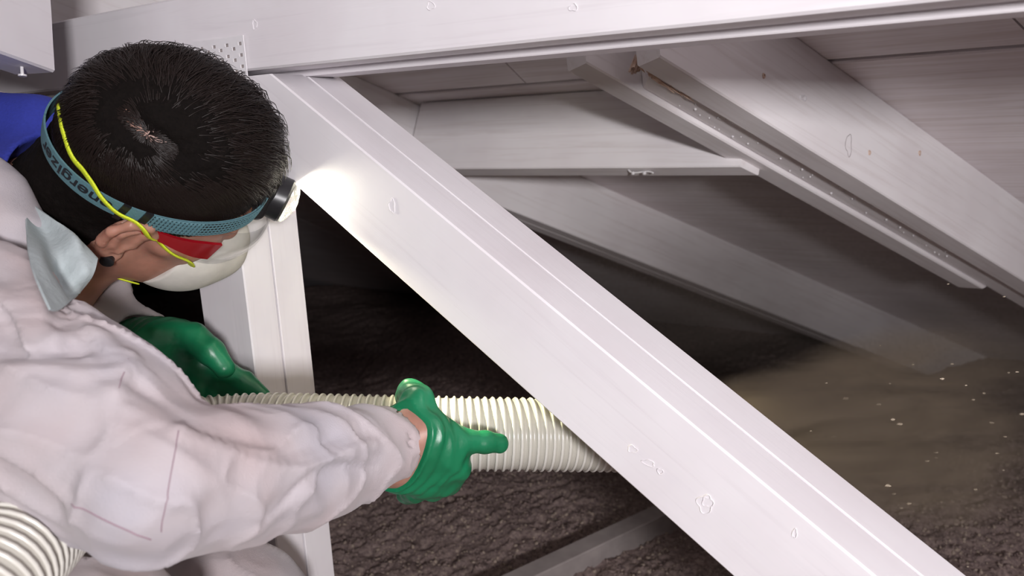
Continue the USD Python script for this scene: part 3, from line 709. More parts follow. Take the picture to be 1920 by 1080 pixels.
def strands(n, seed):
    r = np.random.default_rng(seed)
    d = r.normal(size=(n * 3, 3)); d /= np.linalg.norm(d, axis=1, keepdims=True)
    root = np.array(SK[0]) + d * skull_ray(d)[:, None]
    ok = (root[:, 1] > hairline(root) + 0.002) & (np.min([segd(root, WH[i], WH[i+1]) for i in range(3)], axis=0) > 0.0040 * r.uniform(0.0, 1.2, len(root)))
    root, d = root[ok][:n], d[ok][:n]
    xr = np.array([WH[k] + (WH[k + 1] - WH[k]) * u_ for k, u_ in zip(r.integers(0, 3, 260), r.random(260))]) + r.normal(size=(260, 3)) * 0.006
    xd = xr - np.array(SK[0]); xd /= np.linalg.norm(xd, axis=1, keepdims=True)
    root, d = np.vstack([root, np.array(SK[0]) + xd * skull_ray(xd)[:, None]]), np.vstack([d, xd])
    w0 = np.mean(WH, axis=0); w0n = unit(w0 - np.array(SK[0]))
    away = d - w0n; away -= d * (away * d).sum(1, keepdims=True)
    dist = np.linalg.norm(away, axis=1, keepdims=True); away /= dist + 1e-6
    swirl = np.cross(d, away)
    part = np.min([segd(root, WH[i], WH[i+1]) for i in range(3)], axis=0)
    cl = meshkit.noise(root * 130, 11)[:, None] - 0.5; cl2 = meshkit.noise(root * 130 + 9, 12)[:, None] - 0.5
    flow = away + 0.55 * swirl * np.exp(-dist * 1.2) + 0.16 * r.normal(size=root.shape) + 1.1 * cl * swirl + 0.5 * cl2 * away + 0.35 * np.array([0.9, -0.1, 0.25])
    flow += 0.18 * (meshkit.noise(root * 60, 1)[:, None] - 0.5) * swirl * 4
    flow -= d * (flow * d).sum(1, keepdims=True); flow /= np.linalg.norm(flow, axis=1, keepdims=True)
    up = np.clip(d[:, 1], 0, 1)
    th = np.maximum(thick(root + d * 0.004), 0.0022)
    low = np.clip((root[:, 1] - hairline(root)) / 0.05, 0, 1)
    L = (0.008 + 0.016 * low + 0.022 * up) * r.uniform(0.7, 1.25, len(root)) * np.clip(part / 0.010, 0.45, 1)
    m = 6; u = np.linspace(0, 1, m)
    pts = []
    for k in range(m):
        x = root + flow * (L * u[k])[:, None]
        e = x - np.array(SK[0]); e /= np.linalg.norm(e, axis=1, keepdims=True)
        base_ = np.array(SK[0]) + e * skull_ray(e)[:, None]
        lift = th * (0.30 + 0.85 * np.sin(np.pi * 0.55 * u[k]) ** 1.0) * np.clip(0.8 + 0.4 * r.random(len(root)), 0, 2) if k == 0 else None
        if k == 0: lf_ = 0.82 + 0.35 * (r.random(len(root)) > 0.93) * up + 0.30 * meshkit.noise(root * 150, 13) + 0.14 * r.random(len(root))
        pts.append(base_ + e * (th * np.interp(u[k], [0, 0.35, 1], [0.45, 0.95, 1.0]) * lf_)[:, None])
    return np.stack(pts, 1)
sd = strands(21000, 5)
cur = UsdGeom.BasisCurves.Define(stage, str(hair.GetPath()) + '/strands')
cur.CreateTypeAttr('linear')
cur.CreatePointsAttr(Vt.Vec3fArray.FromNumpy(HW(sd.reshape(-1, 3)).astype(np.float32)))
cur.CreateCurveVertexCountsAttr(Vt.IntArray.FromNumpy(np.full(len(sd), sd.shape[1], np.int32)))
cur.CreateWidthsAttr(Vt.FloatArray.FromNumpy(np.tile(np.array([0.0007, 0.0007, 0.0006, 0.0005, 0.0004, 0.00015], np.float32), len(sd))))
cur.SetWidthsInterpolation('vertex')
UsdShade.MaterialBindingAPI.Apply(cur.GetPrim()).Bind(M['hair_black'])
tag(cur, kind='stuff')
def head_all(q): return np.minimum(np.minimum(face_sdf(q), hair_sdf(q)), ear(q))
def head_cam(p): return head_all(hloc(p))
# black plug in the ear lobe
lob = E0 + np.array([0.001, -0.030, 0.0095])
obj('ear_plug', (HW(tube([lob - [0, 0, 0.006], lob + [-0.0012, 0, 0.0035], lob + [-0.0014, 0, 0.0045]], [0.0062, 0.0062, 0.0045], 20)[0]), tube([lob - [0, 0, 0.006], lob + [-0.0012, 0, 0.0035], lob + [-0.0014, 0, 0.0045]], [0.0062, 0.0062, 0.0045], 20)[1]), 'black_plastic', person, smooth=40, label='round black ear plug in the lobe')

# ---------------------------------------------------------------- headlamp
hl = thing('headlamp', 'black headlamp on a teal elastic band round the worker\'s head', 'headlamp')
def band_y(th): return 0.030 + 0.024 * np.cos(th)
def out_radius(th, y, f_=None):
    dirs = np.stack([np.cos(th), 0 * th, np.sin(th)], 1)
    o = np.stack([np.full_like(th, -0.006), y, 0 * th], 1)
    r = np.full_like(th, 0.2)
    for _ in range(60):
        r = r - head_no_ear(o + dirs * r[:, None]) * 0.7
    return r
def head_no_ear(q): return np.minimum(face_sdf(q), ell(q, *SK) - 0.0065)
def band_grid(th, ys, lift):
    rows = []
    for y in ys:
        yy = band_y(th) + y
        r = out_radius(th, yy) + lift
        rows.append(np.stack([-0.006 + r * np.cos(th), yy, r * np.sin(th)], 1))
    return np.stack(rows, 0)
HB = 0.0205
tha = np.linspace(-np.pi, np.pi, 181)
yv = np.linspace(-HB / 2, HB / 2, 7)
full = band_grid(tha, yv, 0.0045)
from scipy.ndimage import gaussian_filter1d
full = gaussian_filter1d(full, 2.5, axis=1, mode='wrap'); full = gaussian_filter1d(full, 1.0, axis=0, mode='nearest')
def band_pt(th, y, lift=0.0):
    """Points on the band: th angle, y across it, lift outwards."""
    th, y = np.broadcast_arrays(np.asarray(th, float), np.asarray(y, float))
    from scipy.interpolate import RegularGridInterpolator
    f_ = RegularGridInterpolator((yv, tha), full, bounds_error=False, fill_value=None)
    e = 0.01
    p = f_(np.stack([y.ravel(), th.ravel()], 1))
    dt = f_(np.stack([y.ravel(), th.ravel() + e], 1)) - f_(np.stack([y.ravel(), th.ravel() - e], 1))
    dy = f_(np.stack([y.ravel() + 1e-3, th.ravel()], 1)) - f_(np.stack([y.ravel() - 1e-3, th.ravel()], 1))
    n = np.cross(dy, dt); n /= np.linalg.norm(n, axis=1, keepdims=True)
    s = np.sign((n * np.stack([np.cos(th.ravel()), 0 * th.ravel(), np.sin(th.ravel())], 1)).sum(1))[:, None]
    return (p + n * s * lift).reshape(*th.shape, 3)
sh = sheet(full, 0.0016)
obj('head_band', (HW(sh[0]), sh[1]), 'teal_elastic', hl, smooth=50, label='teal elastic band')
# the open-weave front half: dark ground with raised teal threads
t0, t1 = 0.12, 1.60
gth, gy_ = np.meshgrid(np.linspace(t0, t1, 70), np.linspace(-HB / 2 + 0.001, HB / 2 - 0.001, 6), indexing='ij')
sh = sheet(band_pt(gth, gy_, 0.0011), 0.0006)
wv = obj('weave_ground', (HW(sh[0]), sh[1]), 'mesh_ground', hl, smooth=50, label='dark gaps of the open weave')
thr = []
for y in np.linspace(-HB / 2 + 0.0006, HB / 2 - 0.0006, 6):
    thr.append(tube(band_pt(np.linspace(t0, t1, 60), np.full(60, y), 0.0016), 0.00062, 5))
for k, t in enumerate(np.linspace(t0 + 0.02, t1 - 0.02, 38)):
    wdt = 0.00055 + 0.0009 * (t > 1.15)
    thr.append(tube(band_pt(np.full(8, t), np.linspace(-HB / 2 + 0.0004, HB / 2 - 0.0004, 8), 0.0016), wdt, 5))
v, f = join(thr); obj('weave_threads', (HW(v), f), 'teal_elastic', hl, smooth=True, label='raised teal threads')
for t in (1.66, 1.86):
    g = band_pt(*np.meshgrid(np.linspace(t - 0.035, t + 0.035, 5), np.linspace(-HB / 2 - 0.002, HB / 2 + 0.002, 6), indexing='ij'), 0.0016)
    sh = sheet(g, 0.0024); obj('buckle_bar', (HW(sh[0]), sh[1]), 'black_plastic', hl, smooth=30)
# printed word on the band, reading from the buckle to the back of the head
tx = meshkit.text_mesh('energizer', 0.0098, depth=0.0004, bold=True)
tx = tx.subdivide()
tv = np.array(tx.vertices); width = tv[:, 0].max()
thv = 1.95 + tv[:, 0] / width * 0.92
yy = -(tv[:, 1] - 0.0045) * 1.02
pt = band_pt(thv, yy, 0.0) + 0
base_ = band_pt(thv, yy, 0.00085); top_ = band_pt(thv, yy, 0.00125)
pv = base_ + (top_ - base_) * (tv[:, 2] / 0.0004)[:, None]
obj('printed_word', (HW(pv), np.array(tx.faces)), 'black_ink', hl, smooth=False, label='black lettering on the band')
# lamp head
lc = band_pt(np.array([0.0]), np.array([0.0]), 0.0)[0]
ld = unit(np.array([0.84, -0.42, -0.36]))           # beam direction, right/up/towards
lcc = hcam(lc + np.array([0.006, 0.0, 0.0])) + np.array([-0.008, 0.0, 0.0])
lup = unit(HM[1] - ld * (HM[1] @ ld)); lsd = np.cross(ld, lup)
def lampw(v): v = np.asarray(v, float) * np.array([1.0, 1.15, 1.15]); return W(lcc + v[:, :1] * ld + v[:, 1:2] * lup + v[:, 2:3] * lsd)
def rbox(a, b, r):
    def f_(p):
        q = np.abs(p - (np.asarray(a) + np.asarray(b)) / 2) - (np.asarray(b) - np.asarray(a)) / 2 + r
        return np.linalg.norm(np.maximum(q, 0), axis=1) + np.minimum(q.max(1), 0) - r
    return f_
lb = surf(rbox((-0.010, -0.021, -0.024), (0.013, 0.021, 0.024), 0.009), (-0.02, -0.03, -0.035), (0.03, 0.03, 0.035), 0.002)
obj('lamp_body', (lampw(lb[0]), lb[1]), 'black_plastic', hl, smooth=True)
prof = np.array([[0.0160, 0.0190], [0.0155, 0.0180], [0.006, 0.010], [0.004, 0.0]])
bez = trimesh.creation.revolve(np.array([[0.0165, 0.0], [0.0205, 0.0], [0.0210, 0.014], [0.0195, 0.0165], [0.0182, 0.0165], [0.0165, 0.0]]), sections=36)
obj('bezel', (lampw(np.array(bez.vertices)[:, [2, 0, 1]] + np.array([0.0100, 0, 0])), np.array(bez.faces)), 'black_plastic', hl, smooth=30)
av_, af_ = trimesh.creation.revolve(np.stack([prof[:, 1], prof[:, 0]], 1), sections=36).vertices, None
rev = trimesh.creation.revolve(np.stack([prof[:, 1], prof[:, 0]], 1), sections=36)
rvv = np.array(rev.vertices)[:, [2, 0, 1]] + np.array([0.0100, 0, 0])
obj('reflector', (lampw(rvv), np.array(rev.faces)), 'lamp_reflector', hl, smooth=30, label='silver reflector')
led = surf(lambda p: ell(p, (0.016, 0, 0), (0.004, 0.005, 0.005)), (0.010, -0.008, -0.008), (0.022, 0.008, 0.008), 0.001)
obj('led', (lampw(led[0]), led[1]), 'lit_led', hl, smooth=True, label='lit lamp bulb')
ln = surf(lambda p: smax(np.abs(ell(p, (0.0265, 0, 0), (0.010, 0.0195, 0.0195))) - 0.0006, 0.0255 - p[:, 0], 0.0005), (0.023, -0.023, -0.023), (0.040, 0.023, 0.023), 0.0012)
obj('lens', (lampw(ln[0]), ln[1]), 'clear_lens', hl, smooth=True, label='clear domed lens')

beam = UsdLux.SphereLight.Define(stage, '/World/headlamp/beam_light')
beam.CreateRadiusAttr(0.006); beam.CreateIntensityAttr(9000.0); beam.CreateColorAttr(Gf.Vec3f(1.0, 0.93, 0.58))
sh_ = UsdLux.ShapingAPI.Apply(beam.GetPrim()); sh_.CreateShapingConeAngleAttr(24.0); sh_.CreateShapingConeSoftnessAttr(0.6)
bp = lampw(np.array([[0.040, 0.0, 0.0]]))[0]
beam.AddTransformOp().Set(look_matrix(bp, W(P(1015, 785, 0.775))))

# ---------------------------------------------------------------- safety glasses
gl = thing('safety_glasses', 'clear wraparound safety glasses with a red side arm', 'glasses')
az = np.linspace(-1.22, 1.22, 41)
rows = []
for k, y in enumerate(np.linspace(-0.026, 0.030, 12)):
    cut = 1 - 0.25 * max(0, -y / 0.026) * (np.abs(az) / 1.22) ** 2
    rows.append(np.stack([0.030 + 0.088 * np.cos(az) + 0.010 * np.cos(2.6 * y / 0.056), np.full_like(az, y * 1.0 + 0.004) * cut, 0.071 * np.sin(az)], 1))
sh = sheet(np.stack(rows, 0), 0.0018)
obj('lens', (HW(sh[0]), sh[1]), 'clear_lens', gl, smooth=50, label='clear lens')
for sd_ in (1, -1):
    g = []
    for x in np.linspace(-0.012, 0.066, 16):
        zz = sd_ * (0.083 - 0.010 * np.clip((x - 0.02) / 0.046, 0, 1) ** 2)
        hgt = np.interp(x, [-0.012, 0.02, 0.05, 0.066], [0.004, 0.006, 0.0115, 0.0125])
        g.append([[x, 0.012 + o * hgt, zz] for o in np.linspace(-1, 1, 6)])
    sh = sheet(np.array(g), 0.0030); obj('side_arm', (HW(sh[0]), sh[1]), 'red_plastic', gl, smooth=40, label='translucent red side arm')

# ---------------------------------------------------------------- dust mask
mk = thing('dust_mask', 'white cup dust mask with yellow straps over the worker\'s mouth', 'mask')
MCt, MAx = np.array([0.066, -0.055, 0.0]), np.array([0.066, 0.062, 0.060])
def mask_sdf(p):
    d = ell(p, MCt, MAx)
    d = smin(d, rc(p, (0.112, -0.030, 0), (0.122, -0.052, 0), 0.016, 0.018), 0.03)
    pl = (p - np.array([0.052, -0.052, 0])) @ unit([1.0, -0.12, 0.0])
    return smax(d, -pl + 0.006 * np.abs(p[:, 2]) / 0.06, 0.0015)
mv_, mf_ = surf(mask_sdf, (0.03, -0.135, -0.075), (0.15, 0.02, 0.075), 0.0021)
obj('cup', (HW(mv_), mf_), 'mask_felt', mk, smooth=True, label='white felt cup')
def on_head(px_list, lift, n=60, f_=head_cam):
    pts = []
    for px in px_list:
        h_ = ray_local(px[0], px[1], f_)
        if h_ is not None: pts.append(h_)
    pts = spline(np.array(pts), n)
    out = []
    for q in pts:
        d = f_(q[None])[0]; e = 1e-3
        g = np.array([f_((q + e * k)[None])[0] - f_((q - e * k)[None])[0] for k in np.eye(3)]); g /= np.linalg.norm(g) + 1e-9
        out.append(q + g * (lift - d))
    out = np.array(out)
    return gaussian_filter1d(out, 1.5, axis=0, mode='nearest')
def gear_cam(p):
    l = hloc(p)
    bd_ = np.maximum(ell(l, *SK) - 0.0135, np.abs(l[:, 1] - band_y(np.arctan2(l[:, 2], l[:, 0] + 0.006))) - HB / 2 - 0.001)
    return np.minimum(np.minimum(np.minimum(smin(head_all(l), rc(p, hcam((-0.030, -0.045, 0)), NB, 0.057, 0.064), 0.03), hair_sdf(l)), mask_sdf(l)), bd_)
def yellow(pxs, name, w):
    pts = on_head(pxs, 0.0022, 80, gear_cam)
    v, f = tube(pts, w, 8, flat=0.35, up=None)
    obj(name, (W(v), f), 'yellow_elastic', mk, smooth=True, label='yellow elastic strap')
yellow([(114, 195), (118, 225), (127, 262), (146, 305), (180, 355), (222, 398), (262, 425), (300, 452), (332, 478), (358, 496)], 'strap', 0.0042)
yellow([(176, 500), (195, 513), (222, 527), (258, 536)], 'strap', 0.0030)
# ---------------------------------------------------------------- clothes
def crease_pts(pxs, f_):
    pts = []
    for a in pxs:
        h_ = ray_local(a[0], a[1], f_)
        if h_ is not None: pts.append(h_)
    return spline(np.array(pts), 24)
def poly_d(p, pts):
    d = np.full(len(p), 9.0)
    lo, hi = pts.min(0) - 0.05, pts.max(0) + 0.05
    near = ((p > lo) & (p < hi)).all(1)
    if near.any():
        q = p[near]
        d[near] = np.min([segd(q, pts[i], pts[i + 1]) for i in range(0, len(pts) - 1)], axis=0)
    return d
ARM = unit(WRR - ELR)
cuffR = P(728, 834, 0.686)
neck_dir = unit(hcam((-0.030, -0.045, 0)) - NB)
def cov_base(p):
    t = rc(p, CH + [0.035, 0.0, 0.0], HIP, 0.140, 0.155)
    t = smin(t, rc(p, SHR + 0.25 * (CH - SHR) + [-0.03, 0, 0], SHL + 0.25 * (CH - SHL), 0.10, 0.10), 0.06)
    t = smin(t, rc(p, NB + [-0.05, -0.01, 0.02], CH, 0.085, 0.12), 0.05)
    s = chain(p, [SHR + [-0.03, 0, 0], P(165, 815, 0.525), P(285, 905, 0.485)], [0.098, 0.064, 0.0425], 0.03)
    fo = smin(rc(p, P(290, 905, 0.485), cuffR, 0.0425, 0.0335), rc(p, P(330, 930, 0.51), P(610, 890, 0.635), 0.035, 0.030), 0.03)
    s = smin(s, fo, 0.012)
    d = smin(t, s, 0.035)
    cuffL = P(262, 654, 0.850)
    l = chain(p, [SHL, P(60, 655, 0.975), cuffL, P(310, 646, 0.835)], [0.085, 0.060, 0.043, 0.040], 0.02)
    d = smin(d, l, 0.03)
    g = rc(p, HIP + [0.0, 0, 0.09], KNR, 0.125, 0.080)
    g = smin(g, rc(p, HIP + [0.0, 0, -0.09], KNL, 0.12, 0.082), 0.02)
    g = smin(g, rc(p, KNR, ankR, 0.078, 0.06), 0.02); g = smin(g, rc(p, KNL, ankL, 0.080, 0.06), 0.02)
    d = smin(d, g, 0.02)
    return d
ridges = [([(0, 679), (110, 680), (215, 682)], 0.0045, 0.008), ([(215, 742), (228, 705), (241, 668)], 0.005, 0.007), ([(216, 742), (262, 752), (310, 778), (336, 802)], 0.005, 0.007),
          ([(336, 815), (440, 838), (545, 868), (590, 860), (640, 838), (700, 830)], 0.0042, 0.006), ([(100, 640), (150, 620), (215, 700)], 0.004, 0.007), ([(0, 560), (30, 600), (45, 650)], 0.004, 0.006),
          ([(0, 848), (70, 890), (130, 940)], 0.004, 0.009), ([(560, 905), (590, 950)], 0.003, 0.008), ([(470, 990), (540, 940), (580, 880)], 0.0035, 0.009), ([(20, 470), (60, 520), (85, 590)], 0.005, 0.010)]
valleys = [([(110, 560), (112, 600), (150, 650)], 0.008, 0.008), ([(0, 700), (120, 705), (210, 715)], 0.004, 0.012), ([(345, 782), (420, 812), (540, 842), (620, 820)], 0.004, 0.010), ([(480, 975), (540, 920), (570, 890)], 0.004, 0.007),
           ([(600, 890), (650, 872), (700, 866)], 0.004, 0.007), ([(60, 430), (90, 500), (100, 560)], 0.004, 0.012), ([(250, 720), (300, 765), (330, 785)], 0.004, 0.009), ([(0, 600), (60, 640), (150, 655)], 0.004, 0.010), ([(350, 960), (420, 900), (440, 860)], 0.0022, 0.014)]
steps = [([(-60, 677), (0, 679), (110, 680), (215, 682), (238, 668)], (0.05, -1), 0.0075, 0.022), ([(214, 742), (262, 752), (310, 776), (336, 802)], (-0.4, -1), 0.006, 0.016), ([(336, 815), (440, 838), (545, 868), (590, 862), (640, 838), (722, 834)], (0, -1), 0.005, 0.013),
         ([(50, 440), (80, 500), (112, 575), (116, 610)], (-1, -0.2), 0.008, 0.025), ([(-40, 830), (0, 850), (70, 893), (140, 955)], (0.6, 1), 0.006, 0.016), ([(470, 985), (530, 935), (578, 884), (640, 868), (716, 862)], (-0.5, 0.8), 0.0045, 0.014), ([(0, 560), (30, 600), (45, 650), (60, 676)], (1, 0.4), 0.005, 0.02), ([(115, 600), (150, 640), (212, 700)], (-0.5, -1), 0.004, 0.014)]
STEP = [(crease_pts(a, cov_base), np.array([sx, sy, 0.0]), amp, w) for a, (sx, sy), amp, w in steps]
def step_add(p, pts, side, amp, w):
    out = np.zeros(len(p))
    near = ((p > pts.min(0) - 0.06) & (p < pts.max(0) + 0.06)).all(1)
    if not near.any(): return out
    q = p[near]
    dd = np.linalg.norm(q[:, None] - pts[None], axis=2); k = dd.argmin(1)
    t = np.gradient(pts, axis=0); t /= np.linalg.norm(t, axis=1, keepdims=True)
    nrm = side[None] - t * (t @ side)[:, None]; nrm[:, 2] = 0; nrm /= np.linalg.norm(nrm, axis=1, keepdims=True) + 1e-9
    sd = ((q - pts[k]) * nrm[k]).sum(1)
    d = dd[np.arange(len(q)), k]
    endfade = np.clip(np.minimum(k, len(pts) - 1 - k) / 4, 0, 1)
    out[near] = -amp * endfade * np.exp(-d / w) * np.tanh(sd / 0.0012)
    return out
CR = [(crease_pts(a, cov_base), -amp, w) for a, amp, w in ridges] + [(crease_pts(a, cov_base), amp, w) for a, amp, w in valleys]
def cov_sdf(p):
    d = cov_base(p)
    near = np.abs(d) < 0.03
    if near.any():
        q = p[near]
        add = np.zeros(len(q))
        for pts, sd_, amp, w in STEP: add += step_add(q, pts, sd_, amp, w)
        for pts, amp, w in CR: add += amp * np.exp(-(poly_d(q, pts) / w) ** 2)
        rot = q @ np.array([[0.86, 0.3, 0.41], [-0.5, 0.6, 0.62], [0.1, -0.74, 0.67]])
        n1 = meshkit.noise(rot * np.array([13, 24, 18.0]), 21); n2 = meshkit.noise(rot * np.array([30, 52, 40.0]) + 3.1, 22)
        add += 0.0075 * (np.abs(n1 - 0.5) * 2 - 0.4) + 0.0024 * (np.abs(n2 - 0.5) * 2 - 0.4)
        n3 = meshkit.noise(rot * np.array([16, 30, 22.0]) + 7.7, 25)
        add -= 0.0042 * np.clip(1 - np.abs(n3 - 0.5) * 2, 0, 1) ** 7
        d[near] += add
    fa = unit(cuffR - P(290, 905, 0.485))
    e = (p - cuffR) @ fa
    nearw = np.linalg.norm(p - cuffR, axis=1) < 0.13
    d = np.where(nearw, np.maximum(d, e - 0.001 - 0.004 * (meshkit.noise(p * 45, 3) - 0.5)), d)
    d = np.where(nearw & (e > -0.02), np.maximum(d, -(rc(p, cuffR - fa * 0.05, cuffR + fa * 0.05, 0.030, 0.030))), d)
    la = unit(P(262, 654, 0.850) - P(60, 655, 0.975)); el = (p - P(262, 654, 0.850)) @ la
    nl_ = np.linalg.norm(p - P(262, 654, 0.850), axis=1) < 0.11
    d = np.where(nl_, np.maximum(d, el - 0.024), d)
    d = np.where(nl_ & (el > -0.02), np.maximum(d, -rc(p, P(262, 654, 0.850) - la * 0.05, P(262, 654, 0.850) + la * 0.08, 0.0385, 0.0375)), d)
    nk = (p - NB) @ neck_dir
    nn_ = np.linalg.norm(p - NB - 0.02 * neck_dir, axis=1) < 0.19
    d = np.where(nn_, smax(d, nk + 0.012, 0.006), d)
    d = np.where(nn_, smax(d, -rc(p, NB - 0.03 * neck_dir, NB + 0.2 * neck_dir, 0.083, 0.09), 0.006), d)
    d = smin(d, rc(p, P(-95, 240, 0.92), SHL + [-0.06, -0.03, 0.0], 0.076, 0.10), 0.03)
    d = smin(d, np.minimum(rc(p, P(-90, 300, 0.70), P(-8, 368, 0.676), 0.030, 0.028), rc(p, P(-8, 368, 0.676), P(15, 450, 0.655), 0.028, 0.034)) + 0.004 * (meshkit.noise(p * 40, 9) - 0.5), 0.012)
    return d
cvx, cfx = surf(cov_sdf, (-1.20, -1.02, -1.36), (-0.08, 0.24, -0.34), 0.010, project=1, fine=((-0.52, -0.10, 0.0031), (-0.33, 0.12, 0.0031), (-0.74, -0.42, 0.0031)))
coverall = obj('coverall', (W(cvx), cfx), 'coverall_fabric', person, smooth=True, label='white non-woven coverall')
def on_cov(pxs, lift, n, w, name, mat_, flat=0.5, lab=None):
    pts = crease_pts(pxs, cov_sdf)
    from scipy.interpolate import interp1d
    pts = spline(pts[::3], n)
    pts = gaussian_filter1d(pts, 1.0, axis=0, mode='nearest')
    for _ in range(2):
        d = cov_sdf(pts); e = 2e-3
        g = np.stack([cov_sdf(pts + e * k) - cov_sdf(pts - e * k) for k in np.eye(3)], 1); g /= np.linalg.norm(g, axis=1, keepdims=True) + 1e-9
        pts = pts + g * (lift - d)[:, None]
    v, f = tube(pts, w, 6)
    return obj(name, (W(v), f), mat_, coverall, smooth=True, label=lab)
on_cov([(335, 806), (322, 880), (308, 960), (303, 1012)], 0.0002, 50, 0.0004, 'seam', 'seam_thread', lab='dark stitched elbow seam')
on_cov([(132, 945), (190, 972), (250, 1000), (296, 1018)], 0.0002, 50, 0.0005, 'seam', 'seam_thread', lab='dark stitched lower seam')
on_cov([(241, 672), (232, 700), (220, 735)], 0.0002, 30, 0.0004, 'seam', 'seam_thread')
# big loose collar flap
def flap(rows, n=28, m=24):
    pts_ = []
    for r in rows:
        row = []
        for a in r:
            h_ = ray_local(a[0], a[1], cov_sdf)
            row.append(P(a[0], a[1], min(a[2], -h_[2] - 0.010) if h_ is not None and a[1] > 400 else a[2]))
        pts_.append(row)
    R_ = np.array([spline(np.array(r), m) for r in pts_])
    out = np.stack([spline(R_[:, k], n) for k in range(m)], 1)
    nz = meshkit.fbm(out * 18, 3, 4)[..., None] - 0.5
    return out + nz * np.array([0.0, 0.002, 0.008])
rows = [[(46, 366, 0.675), (78, 396, 0.655), (118, 424, 0.640), (152, 454, 0.632), (181, 485, 0.628)],
        [(48, 420, 0.655), (80, 446, 0.634), (118, 466, 0.618), (152, 480, 0.614), (180, 494, 0.620)],
        [(54, 480, 0.640), (84, 500, 0.622), (118, 514, 0.608), (148, 516, 0.606), (174, 512, 0.616)],
        [(74, 540, 0.632), (96, 548, 0.618), (118, 551, 0.608), (142, 542, 0.610), (164, 528, 0.618)],
        [(92, 580, 0.630), (104, 582, 0.620), (116, 577, 0.614), (130, 566, 0.616), (148, 549, 0.622)]]
g = flap(rows)
sh = sheet(g, 0.0016)
obj('collar', (W(sh[0]), sh[1]), 'collar_fabric', person, smooth=50, label='pale blue-grey folded collar flap')
# blue shirt round the neck
def shirt(p):
    d = rc(p, NB - 0.02 * neck_dir, NB + 0.060 * neck_dir, 0.080, 0.072)
    d = smin(d, rc(p, P(72, 250, 0.775), P(-90, 255, 0.78), 0.036, 0.05), 0.02)
    d = smin(d, rc(p, P(72, 250, 0.775), P(20, 340, 0.73), 0.030, 0.030), 0.02)
    d += 0.003 * (meshkit.noise(p * np.array([20, 30, 25]), 6) - 0.5)
    d = smax(d, -rc(p, NB - 0.02 * neck_dir, hcam((-0.03, -0.02, 0)), 0.062, 0.068), 0.004)
    hn = hcam((-0.035, -0.06, 0)); 
    return smax(d, (p - NB) @ neck_dir - 0.085 - 0.25 * (p[:, 1] - 0.05), 0.006) if False else smax(smax(d, (p - NB) @ neck_dir - 0.085 - 0.25 * (p[:, 1] - 0.05), 0.006), 0.062 - p[:, 1] + 0.25 * (p[:, 0] + 0.48), 0.006)
sv_, sf_ = surf(shirt, (-0.74, -0.2, -1.0), (-0.33, 0.24, -0.60), 0.0042, project=1)
obj('shirt', (W(sv_), sf_), 'blue_cotton', person, smooth=True, label='royal blue shirt collar')

# work boots, standing in the loose fill below the frame
for an, kn in ((ankR, KNR), (ankL, KNL)):
    aw = W(an); fw = unit([0.9, 0.35, 0])
    def boot(p):
        d = smin(rc(p, aw + [0, 0, 0.05], aw + [0, 0, -0.03], 0.060, 0.055), rc(p, aw + fw * 0.02 + [0, 0, -0.045], aw + fw * 0.15 + [0, 0, -0.055], 0.05, 0.043), 0.03)
        return smax(d, -0.012 - p[:, 2], 0.004)
    x_ = surf(boot, aw + [-0.10, -0.10, -0.12], aw + [0.24, 0.16, 0.13], 0.008)
    obj('boot', x_, 'black_plastic', person, smooth=True, label='dark work boot')

# ---------------------------------------------------------------- gloves
def glove(wr, el, palm, fingers, cuff_in, seed, rcuff, slant):
    ax_ = unit(wr - el)
    def f_(p):
        d = hand(p, wr, palm, fingers, 0.0012, 0.009)
        c = rc(p, wr - ax_ * 0.03, wr + ax_ * 0.02, rcuff, rcuff - 0.002)
        d = smin(d, c, 0.016)
        near = np.abs(d) < 0.02
        if near.any():
            q = p[near]
            along = (q - wr) @ ax_
            wr_ = np.exp(-((along - 0.0) / 0.035) ** 2)
            a1 = meshkit.noise(q * np.array([55, 40, 50.0]), seed); a2 = meshkit.noise(q * 95, seed + 1)
            add = -0.0016 * np.sin(along * 560 + 5 * a1) * wr_ * 0.5 + 0.0022 * (np.abs(a1 - 0.5) * 2 - 0.4) + 0.0010 * (a2 - 0.5)
            d[near] += add
        e = (p - wr) @ ax_ + slant * (p[:, 1] - wr[1]) - cuff_in
        rim = np.sqrt((np.abs(c) ) ** 2 + e ** 2) - 0.0022
        d = np.minimum(smax(d, -e, 0.001), rim)
        near_w = (e < 0.012)
        d = np.where(near_w, np.maximum(d, -rc(p, wr - ax_ * 0.08, wr + ax_ * 0.02, rcuff - 0.003, rcuff - 0.003)), d)
        return d
    return f_
gR = glove(WRR, ELR, RH_palm, RH_f, 0.002, 31, 0.0315, 0.0)
lo, hi = np.min([a for f in RH_f for a in f[0]] + [WRR], axis=0) - 0.05, np.max([a for f in RH_f for a in f[0]] + [WRR], axis=0) + 0.04
gv, gf = surf(gR, lo, hi, 0.0020)
obj('glove', (W(gv), gf), 'green_latex', person, smooth=True, label='green latex glove on the pointing hand')
gL = glove(WRL, ELL_, LH_palm, LH_f, -0.012, 41, 0.034, 0.0)
lo, hi = np.min([a for f in LH_f for a in f[0]] + [WRL], axis=0) - 0.055, np.max([a for f in LH_f for a in f[0]] + [WRL], axis=0) + 0.04
gv, gf = surf(gL, lo, hi, 0.0021)
obj('glove', (W(gv), gf), 'green_latex', person, smooth=True, label='green latex glove on the far open hand')

